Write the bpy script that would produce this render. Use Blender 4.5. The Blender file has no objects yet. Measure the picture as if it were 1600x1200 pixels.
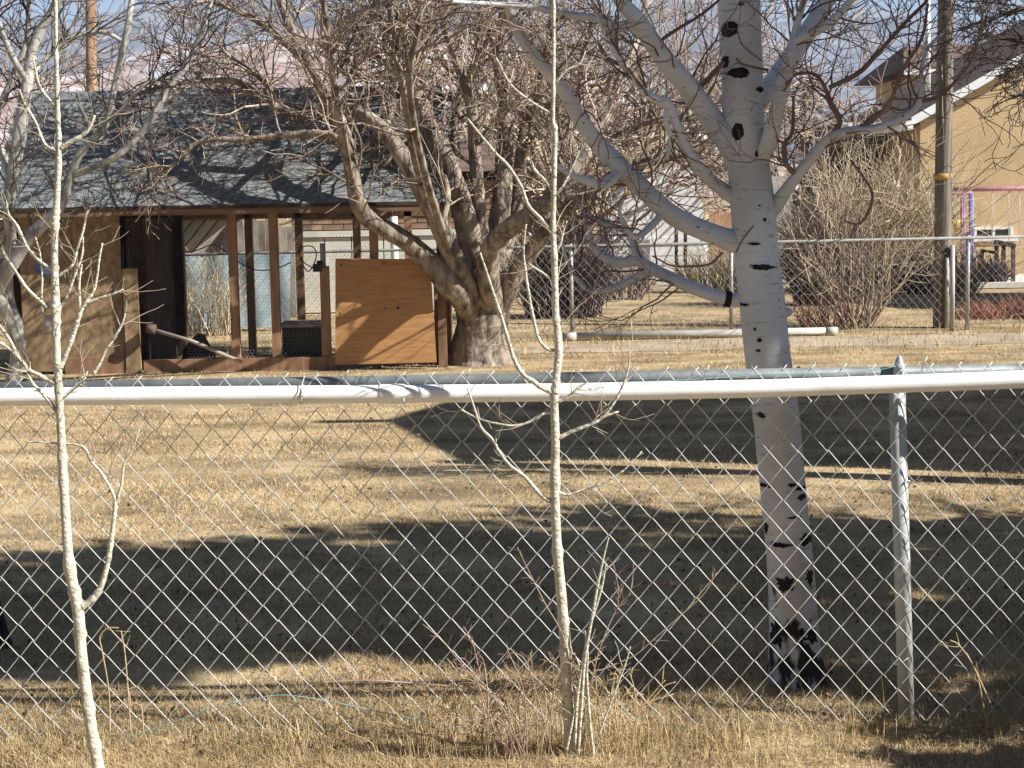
import bpy, math, random
import numpy as np
from mathutils import Vector, Matrix, noise as mnoise
random.seed(7)
RNG = np.random.default_rng(7)
SC = bpy.context.scene
COL = SC.collection

# ------------------------------------------------------------------ camera, sky, sun, exposure
F = 2600.0                                  # focal length in photo pixels (1600 wide)
HC = 1.70                                   # eye height
PITCH = math.atan(300.0 / F)
ROLL = math.radians(1.0)
CAM = Vector((0, 0, HC))
_f = Vector((0, math.cos(PITCH), -math.sin(PITCH)))
_u0 = Vector((0, math.sin(PITCH), math.cos(PITCH)))
_r0 = Vector((1, 0, 0))
_r = _r0 * math.cos(ROLL) - _u0 * math.sin(ROLL)
_u = _u0 * math.cos(ROLL) + _r0 * math.sin(ROLL)
cd = bpy.data.cameras.new('camera'); cam = bpy.data.objects.new('camera', cd); COL.objects.link(cam)
cd.sensor_width = 36.0; cd.lens = F / 1600 * 36.0; cd.clip_start = 0.1; cd.clip_end = 8000
cam.matrix_world = Matrix(((_r.x, _u.x, -_f.x, 0), (_r.y, _u.y, -_f.y, 0), (_r.z, _u.z, -_f.z, HC), (0, 0, 0, 1)))
SC.camera = cam

AZ = math.radians(71); EL = math.radians(36)
S = Vector((math.cos(EL) * math.sin(AZ), -math.cos(EL) * math.cos(AZ), math.sin(EL)))
world = bpy.data.worlds.new('World'); SC.world = world; world.use_nodes = True
nt = world.node_tree; nt.nodes.clear()
sky = nt.nodes.new('ShaderNodeTexSky'); sky.sky_type = 'NISHITA'; sky.sun_disc = False
sky.sun_elevation = EL; sky.sun_rotation = math.atan2(S.x, S.y); sky.altitude = 2000; sky.air_density = 0.8; sky.dust_density = 0.3
bg = nt.nodes.new('ShaderNodeBackground'); bg.inputs['Strength'].default_value = 0.05
wo = nt.nodes.new('ShaderNodeOutputWorld')
nt.links.new(sky.outputs[0], bg.inputs[0]); nt.links.new(bg.outputs[0], wo.inputs[0])
ld = bpy.data.lights.new('sun', 'SUN'); ld.energy = 5.0; ld.angle = math.radians(0.53); ld.color = (1.0, 0.97, 0.92)
sun = bpy.data.objects.new('sun', ld); COL.objects.link(sun)
sun.rotation_euler = S.to_track_quat('Z', 'Y').to_euler(); sun.location = (8, -6, 12)
SC.view_settings.view_transform = 'Standard'; SC.view_settings.look = 'None'
SC.view_settings.gamma = 1.0; SC.view_settings.use_curve_mapping = False
SC.view_settings.exposure = 1.05

# ------------------------------------------------------------------ pixel -> place
def ray(px, py):
    return _f + _r * ((px - 800) / F) - _u * ((py - 600) / F)
def at(px, py, Y):
    d = ray(px, py); return CAM + d * (Y / d.y)
def gnd(px, py, z=0.0):
    d = ray(px, py); return CAM + d * ((z - HC) / d.z)
def mpp(Y): return Y / F                     # metres per photo pixel at depth Y

# ------------------------------------------------------------------ mesh builder
class MB:
    def __init__(s): s.v = []; s.q = []; s.t = []; s.n = 0
    def add(s, v, q=None, t=None):
        v = np.asarray(v, float).reshape(-1, 3)
        if q is not None and len(q): s.q.append(np.asarray(q, np.int64).reshape(-1, 4) + s.n)
        if t is not None and len(t): s.t.append(np.asarray(t, np.int64).reshape(-1, 3) + s.n)
        s.v.append(v); s.n += len(v)
    def box(s, a, b, M=None):
        a = np.array(a, float); b = np.array(b, float); lo = np.minimum(a, b); hi = np.maximum(a, b)
        v = np.array([[x, y, z] for x in (lo[0], hi[0]) for y in (lo[1], hi[1]) for z in (lo[2], hi[2])])
        if M is not None: v = np.array([(M @ Vector(p))[:] for p in v])
        s.add(v, [(0, 1, 3, 2), (4, 6, 7, 5), (0, 4, 5, 1), (2, 3, 7, 6), (0, 2, 6, 4), (1, 5, 7, 3)])
    def beam(s, p, q, w, h, up=(0, 0, 1)):
        p = Vector(p); q = Vector(q); d = (q - p).normalized(); u = Vector(up)
        if abs(d.dot(u)) > .95: u = Vector((0, 1, 0))
        sd = d.cross(u).normalized(); u = sd.cross(d)
        v = [x + sd * a * w / 2 + u * b * h / 2 for x in (p, q) for a in (-1, 1) for b in (-1, 1)]
        s.add([x[:] for x in v], [(0, 1, 3, 2), (4, 6, 7, 5), (0, 4, 5, 1), (2, 3, 7, 6), (0, 2, 6, 4), (1, 5, 7, 3)])
    def tube(s, pts, rad, sides=6, cap=True, lump=0.0):
        P = np.asarray(pts, float); n = len(P)
        R = np.full(n, rad, float) if np.isscalar(rad) else np.asarray(rad, float)
        T = np.empty_like(P); T[1:-1] = P[2:] - P[:-2]; T[0] = P[1] - P[0]; T[-1] = P[-1] - P[-2]
        T /= np.linalg.norm(T, axis=1)[:, None] + 1e-12
        ref = np.zeros(3); ref[np.argmin(np.abs(T).max(0))] = 1
        A = np.cross(T, ref); A /= np.linalg.norm(A, axis=1)[:, None] + 1e-9
        B = np.cross(T, A)
        an = np.arange(sides) * (2 * math.pi / sides)
        rr = R[:, None] * np.ones(sides)
        if lump:
            k = RNG.normal(size=(n + 8, sides)); k = sum(k[i:i + n] for i in range(9)) / 3.0
            k2 = RNG.normal(size=(n + 2, sides)); k2 = (k2[:-2] + k2[1:-1] + k2[2:]) / 1.7
            rr = rr * (1 + lump * (.8 * k + .35 * k2))
        V = P[:, None, :] + rr[:, :, None] * (np.cos(an)[None, :, None] * A[:, None, :] + np.sin(an)[None, :, None] * B[:, None, :])
        i = np.arange(n - 1)[:, None] * sides; j = np.arange(sides)[None, :]; k = (j + 1) % sides
        Q = np.stack([i + j, i + k, i + sides + k, i + sides + j], -1).reshape(-1, 4)
        V = V.reshape(-1, 3)
        if cap:
            V = np.vstack([V, P[0], P[-1]]); c0 = n * sides; c1 = c0 + 1; j = np.arange(sides); k = (j + 1) % sides
            b = (n - 1) * sides
            Tt = np.vstack([np.stack([np.full(sides, c0), k, j], 1), np.stack([np.full(sides, c1), b + j, b + k], 1)])
            s.add(V, Q, Tt)
        else: s.add(V, Q)
    def build(s, name, m=None, parent=None, smooth=True, kind=None, label=None):
        if not s.v: return None
        V = np.vstack(s.v)
        if parent is not None: V = V - np.array(wloc(parent)[:])
        Q = np.vstack(s.q) if s.q else np.zeros((0, 4), np.int64); T = np.vstack(s.t) if s.t else np.zeros((0, 3), np.int64)
        me = bpy.data.meshes.new(name)
        me.vertices.add(len(V)); me.vertices.foreach_set('co', V.astype(np.float32).ravel())
        me.loops.add(Q.size + T.size); me.loops.foreach_set('vertex_index', np.concatenate([Q.ravel(), T.ravel()]).astype(np.int32))
        nf = len(Q) + len(T); me.polygons.add(nf)
        st = np.concatenate([np.arange(len(Q)) * 4, len(Q) * 4 + np.arange(len(T)) * 3]).astype(np.int32)
        me.polygons.foreach_set('loop_start', st)
        try: me.polygons.foreach_set('loop_total', np.concatenate([np.full(len(Q), 4), np.full(len(T), 3)]).astype(np.int32))
        except Exception: pass
        me.polygons.foreach_set('use_smooth', np.full(nf, bool(smooth)))
        me.update(calc_edges=True); me.validate()
        if m: me.materials.append(m)
        o = bpy.data.objects.new(name, me); COL.objects.link(o)
        if parent is not None: o.parent = parent
        if kind: o['kind'] = kind
        if label: o['label'] = label
        return o
def wloc(o):
    v = Vector(o.location)
    while o.parent: o = o.parent; v += o.location
    return v
def tag(o, label, cat, group=None, kind=None):
    o['label'] = label; o['category'] = cat
    if group: o['group'] = group
    if kind: o['kind'] = kind
    return o
def thing(name, label, cat, loc, group=None):
    o = bpy.data.objects.new(name, None); COL.objects.link(o); o.location = loc; o.empty_display_size = .2
    return tag(o, label, cat, group)
def dup(o, loc=None, parent=None):
    c = o.copy(); COL.objects.link(c)
    if loc is not None: c.location = loc
    if parent is not None: c.parent = parent
    return c

# ------------------------------------------------------------------ materials
def mat(name, c1, c2=None, scale=6.0, stretch=(1, 1, 1), rough=.8, bump=0.0, bscale=None, c3=None, detail=6, rnd=0.0, metal=0.0, contrast=(.35, .65), island=0.0, coord='Object', spec=.3):
    m = bpy.data.materials.new(name); m.use_nodes = True; t = m.node_tree; N = t.nodes; L = t.links
    b = N['Principled BSDF']; b.inputs['Roughness'].default_value = rough; b.inputs['Metallic'].default_value = metal
    b.inputs['Specular IOR Level'].default_value = spec
    tc = N.new('ShaderNodeTexCoord'); mp = N.new('ShaderNodeMapping'); mp.inputs['Scale'].default_value = stretch
    L.new(tc.outputs[coord], mp.inputs[0])
    nz = N.new('ShaderNodeTexNoise'); nz.inputs['Scale'].default_value = scale; nz.inputs['Detail'].default_value = detail; nz.inputs['Roughness'].default_value = .62
    L.new(mp.outputs[0], nz.inputs['Vector'])
    r = N.new('ShaderNodeValToRGB'); e = r.color_ramp.elements
    e[0].position = contrast[0]; e[1].position = contrast[1]; e[0].color = (*c1, 1); e[1].color = (*(c2 or c1), 1)
    if c3: x = e.new(.5 * (contrast[0] + contrast[1])); x.color = (*c3, 1)
    L.new(nz.outputs['Fac'], r.inputs[0]); out = r.outputs[0]
    if rnd or island:
        src = N.new('ShaderNodeObjectInfo').outputs['Random'] if rnd else N.new('ShaderNodeNewGeometry').outputs['Random Per Island']
        mr = N.new('ShaderNodeMapRange'); a = rnd or island
        mr.inputs['To Min'].default_value = 1 - a; mr.inputs['To Max'].default_value = 1 + a; L.new(src, mr.inputs[0])
        mx = N.new('ShaderNodeMix'); mx.data_type = 'RGBA'; mx.blend_type = 'MULTIPLY'; mx.inputs[0].default_value = 1
        L.new(out, mx.inputs[6]); L.new(mr.outputs[0], mx.inputs[7]); out = mx.outputs[2]
    L.new(out, b.inputs['Base Color'])
    if bump:
        n2 = N.new('ShaderNodeTexNoise'); n2.inputs['Scale'].default_value = bscale or scale * 4; n2.inputs['Detail'].default_value = 5
        L.new(mp.outputs[0], n2.inputs['Vector'])
        bp = N.new('ShaderNodeBump'); bp.inputs['Strength'].default_value = bump; bp.inputs['Distance'].default_value = .02
        L.new(n2.outputs['Fac'], bp.inputs['Height']); L.new(bp.outputs[0], b.inputs['Normal'])
    return m

M = {}
M['grass'] = mat('dry grass blades', (.36, .265, .14), (.64, .50, .30), .9, rough=.9, island=.45, contrast=(.3, .7), spec=.1)
M['tallgrass'] = mat('tall straw', (.34, .25, .125), (.56, .44, .26), 3, rough=.8, island=.4, spec=.1)
M['ground'] = mat('dormant lawn soil', (.20, .145, .085), (.52, .40, .235), 1.3, (1, 1.6, 1), rough=.95, bump=.6, bscale=30, c3=(.36, .27, .155), detail=12, spec=.05)
M['dirt'] = mat('dusty track', (.28, .225, .16), (.50, .405, .29), 1.6, rough=.95, bump=.5, bscale=25, detail=10, spec=.05)
M['leaf'] = mat('fallen leaves', (.12, .08, .05), (.32, .22, .125), 3, rough=.8, island=.5)
M['pvc'] = mat('white pvc', (.60, .585, .54), (.88, .88, .86), 7, (.35, 1, 1), rough=.5, bump=.08, detail=10, contrast=(.30, .43))
M['pvc_old'] = mat('weathered pvc', (.34, .33, .30), (.48, .47, .43), 4, rough=.6)
M['galv'] = mat('galvanised steel', (.15, .165, .165), (.25, .27, .268), 14, rough=.55, metal=.15, bump=.08)
M['galvlight'] = mat('light galvanised post', (.36, .375, .37), (.53, .55, .54), 12, rough=.5, metal=.1, bump=.05)
M['wire'] = mat('galvanised wire', (.43, .43, .405), (.66, .65, .61), 9, rough=.42, metal=.1, spec=.6)
M['wire_far'] = mat('old galvanised wire', (.30, .30, .28), (.44, .43, .40), 20, rough=.5, metal=.4)
M['rail_far'] = mat('dull galvanised rail', (.20, .20, .19), (.31, .31, .29), 10, rough=.6)
M['twine'] = mat('teal twine', (.16, .34, .33), (.30, .50, .47), 40, rough=.8)
M['sapling'] = mat('pale sapling bark', (.36, .33, .24), (.60, .57, .465), 22, (1, 1, 1.6), rough=.8, bump=.5, bscale=60, detail=9, contrast=(.30, .52))
M['saptwig'] = mat('tan twig bark', (.30, .23, .16), (.52, .45, .34), 20, rough=.8)
M['redtwig'] = mat('reddish cane', (.27, .165, .13), (.50, .39, .30), 8, rough=.8)
M['oldbark'] = mat('furrowed grey bark', (.08, .064, .05), (.40, .335, .265), 11, (1, 1, .25), rough=.95, bump=1.0, bscale=22, detail=12, c3=(.25, .205, .16), spec=.1)
M['oldtwig'] = mat('brown twigs', (.17, .125, .095), (.42, .33, .25), 2, rough=.9, island=.5)
M['goldtwig'] = mat('golden brown twigs', (.28, .215, .145), (.54, .44, .32), 1.2, rough=.9, island=.5)
M['mauvetwig'] = mat('mauve brown twigs', (.19, .135, .12), (.38, .29, .25), 1.2, rough=.9, island=.5)
M['darktwig'] = mat('dark twigs', (.06, .045, .04), (.15, .115, .095), 3, rough=.9, island=.4)
M['aspenbark'] = mat('grey aspen bark', (.20, .19, .17), (.50, .48, .43), 5, (1, 1, .6), rough=.85, bump=.4, bscale=30)
M['birchtwig'] = mat('red brown birch twigs', (.14, .09, .072), (.29, .20, .155), 4, rough=.8, island=.3)
M['scar'] = mat('black bark scar', (.008, .007, .007), (.035, .03, .028), 30, rough=.95, bump=.8, bscale=60)
M['osb'] = mat('oriented strand board', (.20, .128, .068), (.40, .28, .155), 16, (1, 1, .55), rough=.85, detail=9, bump=.15)
M['plywood'] = mat('orange plywood', (.34, .17, .068), (.52, .285, .115), 4, (1.5, 1, 14), rough=.7, detail=7, contrast=(.3, .7))
M['stud'] = mat('reddish framing lumber', (.20, .115, .065), (.34, .20, .115), 6, (3, 3, .5), rough=.8, rnd=.2)
M['eaveboard'] = mat('brown eave board', (.14, .085, .05), (.25, .16, .10), 6, (.3, 3, 3), rough=.85)
M['greywood'] = mat('weathered wood', (.20, .17, .14), (.44, .38, .31), 7, (1, 1, .4), rough=.9, rnd=.3)
M['shingle'] = mat('grey asphalt shingle', (.125, .132, .135), (.26, .27, .265), 22, rough=.95, detail=8, bump=.5, bscale=90, rnd=.09, spec=.1)
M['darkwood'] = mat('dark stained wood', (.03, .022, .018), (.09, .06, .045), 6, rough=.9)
M['black'] = mat('black rubber', (.012, .012, .013), (.03, .03, .03), 10, rough=.6)
M['stucco'] = mat('tan stucco', (.46, .335, .18), (.62, .46, .265), 1.1, (1, 1, .6), rough=.95, bump=.6, bscale=40, detail=10)
M['whitepaint'] = mat('white paint', (.72, .72, .70), (.82, .82, .80), 4, rough=.5)
M['brownroof'] = mat('brown roofing', (.085, .055, .042), (.17, .115, .09), 3, (1, 1, 4), rough=.95, bump=.4)
M['brick'] = mat('brown brick', (.26, .16, .10), (.38, .25, .165), 8, rough=.95, rnd=.2)
M['cream'] = mat('cream painted panel', (.60, .57, .47), (.74, .71, .61), 2, rough=.6)
M['polewood'] = mat('weathered pole timber', (.07, .058, .046), (.27, .23, .185), 16, (1, 1, .05), rough=.9, bump=.7, bscale=30, detail=9)
M['orangepole'] = mat('orange brown pole timber', (.19, .105, .06), (.38, .25, .155), 8, (1, 1, .2), rough=.9)  # orange brown is the timber's own colour
M['yellow'] = mat('yellow tag', (.38, .24, .05), (.55, .36, .09), 8, rough=.5)
M['glass'] = mat('dark window glass', (.02, .03, .03), (.05, .07, .065), 2, rough=.08, spec=.6)
M['pink'] = mat('faded pink metal', (.36, .14, .15), (.48, .22, .22), 6, rough=.5)
M['pinkfeeder'] = mat('pale pink plastic', (.45, .34, .33), (.58, .46, .44), 9, rough=.6)
M['purple'] = mat('purple metal', (.16, .08, .30), (.28, .16, .42), 6, rough=.5)
M['blue'] = mat('blue metal', (.12, .17, .36), (.19, .26, .44), 6, rough=.5)
M['bluecloth'] = mat('blue tie', (.06, .085, .18), (.14, .18, .30), 20, rough=.8)
M['tarp'] = mat('blue grey tarp', (.15, .20, .215), (.27, .325, .33), 2, rough=.95, bump=.5, bscale=6)
M['straw'] = mat('straw brush', (.36, .29, .175), (.60, .51, .35), 2, rough=.9, island=.5)
M['redbrush'] = mat('russet hedge stems', (.20, .085, .055), (.42, .20, .135), 3, rough=.9, island=.5)
M['purplebrush'] = mat('dark purple brown brush', (.05, .035, .04), (.16, .115, .11), 3, rough=.9, island=.5)
M['evergreen'] = mat('evergreen needles', (.03, .05, .02), (.07, .10, .045), 3, rough=.8, island=.4)
M['concrete'] = mat('pale concrete', (.50, .48, .43), (.62, .60, .55), 3, rough=.9)

def birch_mat(base_black):
    m = bpy.data.materials.new('white birch bark'); m.use_nodes = True; t = m.node_tree; N = t.nodes; L = t.links
    b = N['Principled BSDF']; b.inputs['Roughness'].default_value = .7; b.inputs['Specular IOR Level'].default_value = .25
    tc = N.new('ShaderNodeTexCoord')
    def nz(scale, st, det=6):
        mp = N.new('ShaderNodeMapping'); mp.inputs['Scale'].default_value = st; L.new(tc.outputs['Object'], mp.inputs[0])
        n = N.new('ShaderNodeTexNoise'); n.inputs['Scale'].default_value = scale; n.inputs['Detail'].default_value = det; L.new(mp.outputs[0], n.inputs['Vector']); return n.outputs['Fac']
    def ramp(src, a, b_, c0, c1):
        r = N.new('ShaderNodeValToRGB'); r.color_ramp.elements[0].position = a; r.color_ramp.elements[1].position = b_
        r.color_ramp.elements[0].color = (*c0, 1); r.color_ramp.elements[1].color = (*c1, 1); L.new(src, r.inputs[0]); return r.outputs[0]
    def mult(a, c):
        x = N.new('ShaderNodeMix'); x.data_type = 'RGBA'; x.blend_type = 'MULTIPLY'; x.inputs[0].default_value = 1; L.new(a, x.inputs[6]); L.new(c, x.inputs[7]); return x.outputs[2]
    col = ramp(nz(5, (1, 1, .8)), .3, .7, (.55, .56, .575), (.73, .745, .77))
    col = mult(col, ramp(nz(9, (1, 1, 9)), .27, .36, (.62, .60, .57), (1, 1, 1)))          # lenticel lines
    col = mult(col, ramp(nz(2.6, (1, 1, .6), 8), .34, .60, (.74, .72, .66), (1, 1, 1)))      # grey green blotches
    col = mult(col, ramp(nz(16, (1, 1, 5), 9), .33, .40, (.72, .70, .66), (1, 1, 1)))
    col = mult(col, ramp(nz(34, (1, 1, 1.6), 2), .245, .275, (.05, .045, .04), (1, 1, 1)))   # specks
    if base_black:
        sx = N.new('ShaderNodeSeparateXYZ'); L.new(tc.outputs['Object'], sx.inputs[0])
        mr = N.new('ShaderNodeMapRange'); mr.inputs['From Min'].default_value = .04; mr.inputs['From Max'].default_value = .55
        mr.inputs['To Min'].default_value = .16; mr.inputs['To Max'].default_value = -.30; L.new(sx.outputs['Z'], mr.inputs[0])
        ad = N.new('ShaderNodeMath'); ad.operation = 'ADD'; L.new(mr.outputs[0], ad.inputs[0]); L.new(nz(17, (1, 1, .55), 12), ad.inputs[1])
        col = mult(col, ramp(ad.outputs[0], .53, .62, (1, 1, 1), (.04, .037, .037)))
    L.new(col, b.inputs['Base Color'])
    bp = N.new('ShaderNodeBump'); bp.inputs['Strength'].default_value = .25; bp.inputs['Distance'].default_value = .01
    L.new(nz(40, (1, 1, 3)), bp.inputs['Height']); L.new(bp.outputs[0], b.inputs['Normal'])
    return m
M['birch'] = birch_mat(True); M['birchlimb'] = birch_mat(False)

# ------------------------------------------------------------------ growth helpers
def smooth_path(spec, Y, per=4):
    """(px, py, r_px[, dY]) control points -> world points and radii, Catmull-Rom resampled"""
    A = []
    for c in spec:
        y = Y + (c[3] if len(c) > 3 else 0)
        A.append((*at(c[0], c[1], y)[:], c[2] * mpp(y)))
    A = np.array(A)
    if len(A) < 3: 
        t = np.linspace(0, 1, per + 1)[:, None]; R = A[0] * (1 - t) + A[-1] * t; return R[:, :3], R[:, 3]
    P = np.vstack([2 * A[0] - A[1], A, 2 * A[-1] - A[-2]]); out = []
    for i in range(1, len(P) - 2):
        p0, p1, p2, p3 = P[i - 1], P[i], P[i + 1], P[i + 2]
        for k in range(per):
            t = k / per
            out.append(.5 * (2 * p1 + (p2 - p0) * t + (2 * p0 - 5 * p1 + 4 * p2 - p3) * t * t + (3 * p1 - p0 - 3 * p2 + p3) * t ** 3))
    out.append(P[-2]); R = np.array(out); return R[:, :3], np.maximum(R[:, 3], .0008)

def grow(mb, p, d, L, r, lev, g, rmin=.002):
    n = max(4, int(L / g['seg']) + 2); st = L / (n - 1)
    w = g['wig']; up = g['up']; d = np.array(d, float); d /= np.linalg.norm(d)
    pts = np.empty((n, 3)); pts[0] = p; nz = RNG.normal(size=(n, 3)) * w
    dirs = [d]
    for i in range(1, n):
        d = d + nz[i]; d[2] += up; d = d / math.sqrt(d[0] * d[0] + d[1] * d[1] + d[2] * d[2])
        pts[i] = pts[i - 1] + d * st; dirs.append(d)
    rad = np.maximum(r * np.linspace(1, .35, n), rmin)
    mb.tube(pts, rad, 5 if r > .008 else 3, cap=False)
    if lev > 0:
        k = g['kids'] if not isinstance(g['kids'], (list, tuple)) else g['kids'][lev - 1]
        for _ in range(k):
            i = int(RNG.uniform(.2, .97) * (n - 1)); a = RNG.normal(size=3); b = dirs[i]
            a -= b * a.dot(b); a /= np.linalg.norm(a) + 1e-9
            dd = b * g.get('fwd', .75) + a * .75
            grow(mb, pts[i], dd, L * RNG.uniform(.35, .7), max(rad[i] * .62, rmin), lev - 1, g, rmin)

def sprout(mb, pts, rads, n, L, rf, lev, g, lo=.25, rmin=.002, flat=None, out=.7):
    m = len(pts)
    for _ in range(n):
        i = int(RNG.uniform(lo, 1) * (m - 1)); i = min(max(i, 1), m - 1)
        t = pts[i] - pts[i - 1]; t /= np.linalg.norm(t) + 1e-9
        a = RNG.normal(size=3); a -= t * a.dot(t); a /= np.linalg.norm(a) + 1e-9
        if flat: a[1] *= flat
        grow(mb, pts[i], t * .6 + a * out, RNG.uniform(*L), max(min(rads[i] * .5, rf), rmin), lev, g, rmin)

# ------------------------------------------------------------------ setting: ground, track, hills
mb = MB(); mb.add([(-1150, -60, 0), (1150, -60, 0), (1150, 2100, 0), (-1150, 2100, 0)], [(0, 1, 2, 3)])
o = mb.build('ground', M['ground'], smooth=False, kind='structure')
mb = MB()                                                   # dirt track with ragged edges
n = 60; xs = np.linspace(-1.6, 13, n)
TRA = np.array([17.55 + .02 * x + .16 * mnoise.noise(Vector((x * .9, 1, 0))) + .1 * mnoise.noise(Vector((x * 3, 5, 0))) - 0.05 * max(0, 3 - x) for x in xs])
TRB = np.array([18.75 + .03 * x + .2 * mnoise.noise(Vector((x * .8, 9, 0))) + .1 * mnoise.noise(Vector((x * 3, 15, 0))) - 0.22 * max(0, 2.4 - x) for x in xs])
TRB = np.maximum(TRB, TRA + .03); TRX = xs
V = np.zeros((n * 2, 3)); V[0::2, 0] = xs; V[1::2, 0] = xs; V[0::2, 1] = TRA; V[1::2, 1] = TRB; V[:, 2] = .004
i = np.arange(n - 1) * 2
mb.add(V, np.stack([i, i + 2, i + 3, i + 1], 1)); mb.build('dirt_track', M['dirt'], kind='structure')
mb = MB(); mb.box((5.2, 27.5, .004), (22, 31, .012)); mb.build('driveway', M['concrete'], kind='structure', smooth=False)

def terrain(name, m, Y0, Y1, prof, amp, sc, nx=220, ny=26, xw=1100, seed=0.0):
    xs = np.linspace(-xw, xw, nx); V = []
    for j in range(ny):
        t = j / (ny - 1)
        for x in xs:
            y = Y0 + (Y1 - Y0) * t
            h = prof(x) * (t ** .8)
            k = mnoise.fractal(Vector((x / sc, y / sc + seed, seed)), 1.0, 2.0, 6)
            h = h * (1 + .12 * k) + amp * k * min(1, t * 2)
            V.append((x, y, max(h, -0.5) if t > 0 else -.5))
    mb = MB(); i, j = np.meshgrid(np.arange(ny - 1), np.arange(nx - 1), indexing='ij'); a = (i * nx + j).ravel()
    mb.add(V, np.stack([a, a + 1, a + nx + 1, a + nx], 1)); return mb.build(name, m, kind='structure')
M['redhill'] = mat('red rock foothill with snow', (.25, .17, .145), (.60, .58, .60), .035, (1, 1, 3), rough=.95, c3=(.42, .29, .24), detail=10, contrast=(.40, .60), bump=.5, bscale=.3)
M['mount'] = mat('forested mountain', (.04, .052, .075), (.24, .24, .27), .022, (1, 1, 2), rough=.95, detail=10, bump=.6, bscale=.1)
terrain('foothills', M['redhill'], 430, 640, lambda x: 57 + 8 * math.sin(x / 60 + 2) - .35 * min(110, max(0, x + 20)), 5, 70, seed=3.0)
terrain('mountains', M['mount'], 900, 1500, lambda x: 166 - 26 * (1 if x > 250 else 0) * min(1, (x - 250) / 120 if x > 250 else 0) + 6 * math.sin(x / 55), 12, 200, seed=11.0)
vm = bpy.data.materials.new('thin air'); vm.use_nodes = True; vt = vm.node_tree
vt.nodes.remove(vt.nodes['Principled BSDF']); pv = vt.nodes.new('ShaderNodeVolumePrincipled')
pv.inputs['Color'].default_value = (.70, .82, 1, 1); pv.inputs['Density'].default_value = .00038
vt.links.new(pv.outputs[0], vt.nodes['Material Output'].inputs['Volume'])
mb = MB(); mb.box((-1200, -100, -1.6), (1200, 2150, 240)); hz = mb.build('haze', vm, smooth=False, kind='stuff')

# ------------------------------------------------------------------ buildings out of frame on the right (they cast the lawn's shadows)
def gable_house(name, label, cat, x0, x1, y0, y1, hw, hr, wallm, roofm, over=.25):
    t = thing(name, label, cat, (x0, y0, 0)); ym = (y0 + y1) / 2
    b = MB(); b.box((x0 + over, y0 + over, 0), (x1, y1 - over, hw - .02))
    xx = x0 + over
    b.add([(xx, y0 + over, hw - .02), (xx, y1 - over, hw - .02), (xx, ym, hr - .1), (x1, y0 + over, hw - .02), (x1, y1 - over, hw - .02), (x1, ym, hr - .1)], [(0, 2, 5, 3), (1, 4, 5, 2)], [(0, 1, 2), (3, 5, 4)])
    b.build('wall', wallm, t, smooth=False)
    for sgn, ye in ((1, y0), (-1, y1)):
        b = MB(); e = .09
        b.add([(x0, ye, hw), (x1, ye, hw), (x1, ym, hr), (x0, ym, hr), (x0, ye, hw - e), (x1, ye, hw - e), (x1, ym, hr - e), (x0, ym, hr - e)],
              [(0, 1, 2, 3), (4, 7, 6, 5), (0, 4, 5, 1), (0, 3, 7, 4), (1, 5, 6, 2)])
        b.build('roof', roofm, t, smooth=False)
    return t
g = gable_house('garage', 'low gabled garage standing right of the lawn', 'garage', 4.5, 11, 8.8, 12.4, 3.72, 4.2, M['stucco'], M['brownroof'])
b = MB(); b.box((3.9, 10.55, 4.06), (4.9, 10.68, 4.14)); b.build('ridge_beam', M['greywood'], g, smooth=False)
gable_house('storage_shed', 'small storage shed beyond the russet hedge at right', 'shed', 7.9, 12, 22.1, 25.2, 1.9, 2.4, M['greywood'], M['brownroof'])

hb = thing('added_rear_house', 'unseen dark house added behind the viewpoint to block skylight', 'house', (-4, -6, 0))  # added out of view to hold skylight off surfaces facing the camera
b = MB(); b.box((-14, -11, 0), (6.5, -1.3, 3.0)); b.build('wall', M['darkwood'], hb, smooth=False)
b = MB(); b.add([(-14.5, -.8, 2.95), (7, -.8, 2.95), (7, -6, 5.2), (-14.5, -6, 5.2), (7, -11.5, 2.95), (-14.5, -11.5, 2.95), (-14.5, -.8, 3.05), (7, -.8, 3.05), (7, -6, 5.3), (-14.5, -6, 5.3), (7, -11.5, 3.05), (-14.5, -11.5, 3.05)], [(0, 3, 2, 1), (3, 5, 4, 2), (6, 7, 8, 9), (9, 8, 10, 11), (0, 1, 7, 6), (4, 5, 11, 10)]); b.build('roof', M['brownroof'], hb, smooth=False)

def leafy(name, label, base, blobs, nleaf, size, m, trunk_r):
    t = thing(name, label, 'tree', base)
    b = MB(); top = blobs[0][0]
    b.tube([base, (base[0] + .1, base[1], top[2] * .5), top], [trunk_r, trunk_r * .7, trunk_r * .3], 8); b.build('trunk', M['oldbark'], t)
    b = MB()
    for c, R, k in blobs:
        n = int(nleaf * k); m_ = max(14, int(80 * k)); d = RNG.normal(size=(m_, 3)); d /= np.linalg.norm(d, axis=1)[:, None]
        cc = d * (RNG.uniform(0, 1, m_) ** .45)[:, None]; w = RNG.integers(0, m_, n)
        C = np.array(c) + (cc[w] + RNG.normal(size=(n, 3)) * RNG.uniform(.06, .17, m_)[w][:, None]) * np.array(R)
        a = RNG.normal(size=(n, 3)); a /= np.linalg.norm(a, axis=1)[:, None]; e = np.cross(a, RNG.normal(size=(n, 3))); e /= np.linalg.norm(e, axis=1)[:, None]
        sz = size * RNG.uniform(.6, 1.4, n)[:, None]
        V = np.stack([C - a * sz, C + e * sz * .45, C + a * sz, C - e * sz * .45], 1).reshape(-1, 3)
        b.add(V, np.arange(n * 4).reshape(-1, 4))
    b.build('crown', m, t, smooth=False, kind='stuff')
def uv(u, v, A):                             # sun-plane coordinates -> place
    ca, sa = math.sin(AZ), math.cos(AZ)
    return (ca * A + sa * u, -sa * A + ca * u, (v + math.sin(EL) * A) / math.cos(EL))
c1 = uv(6.3, 1.95, 4.0)
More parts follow.
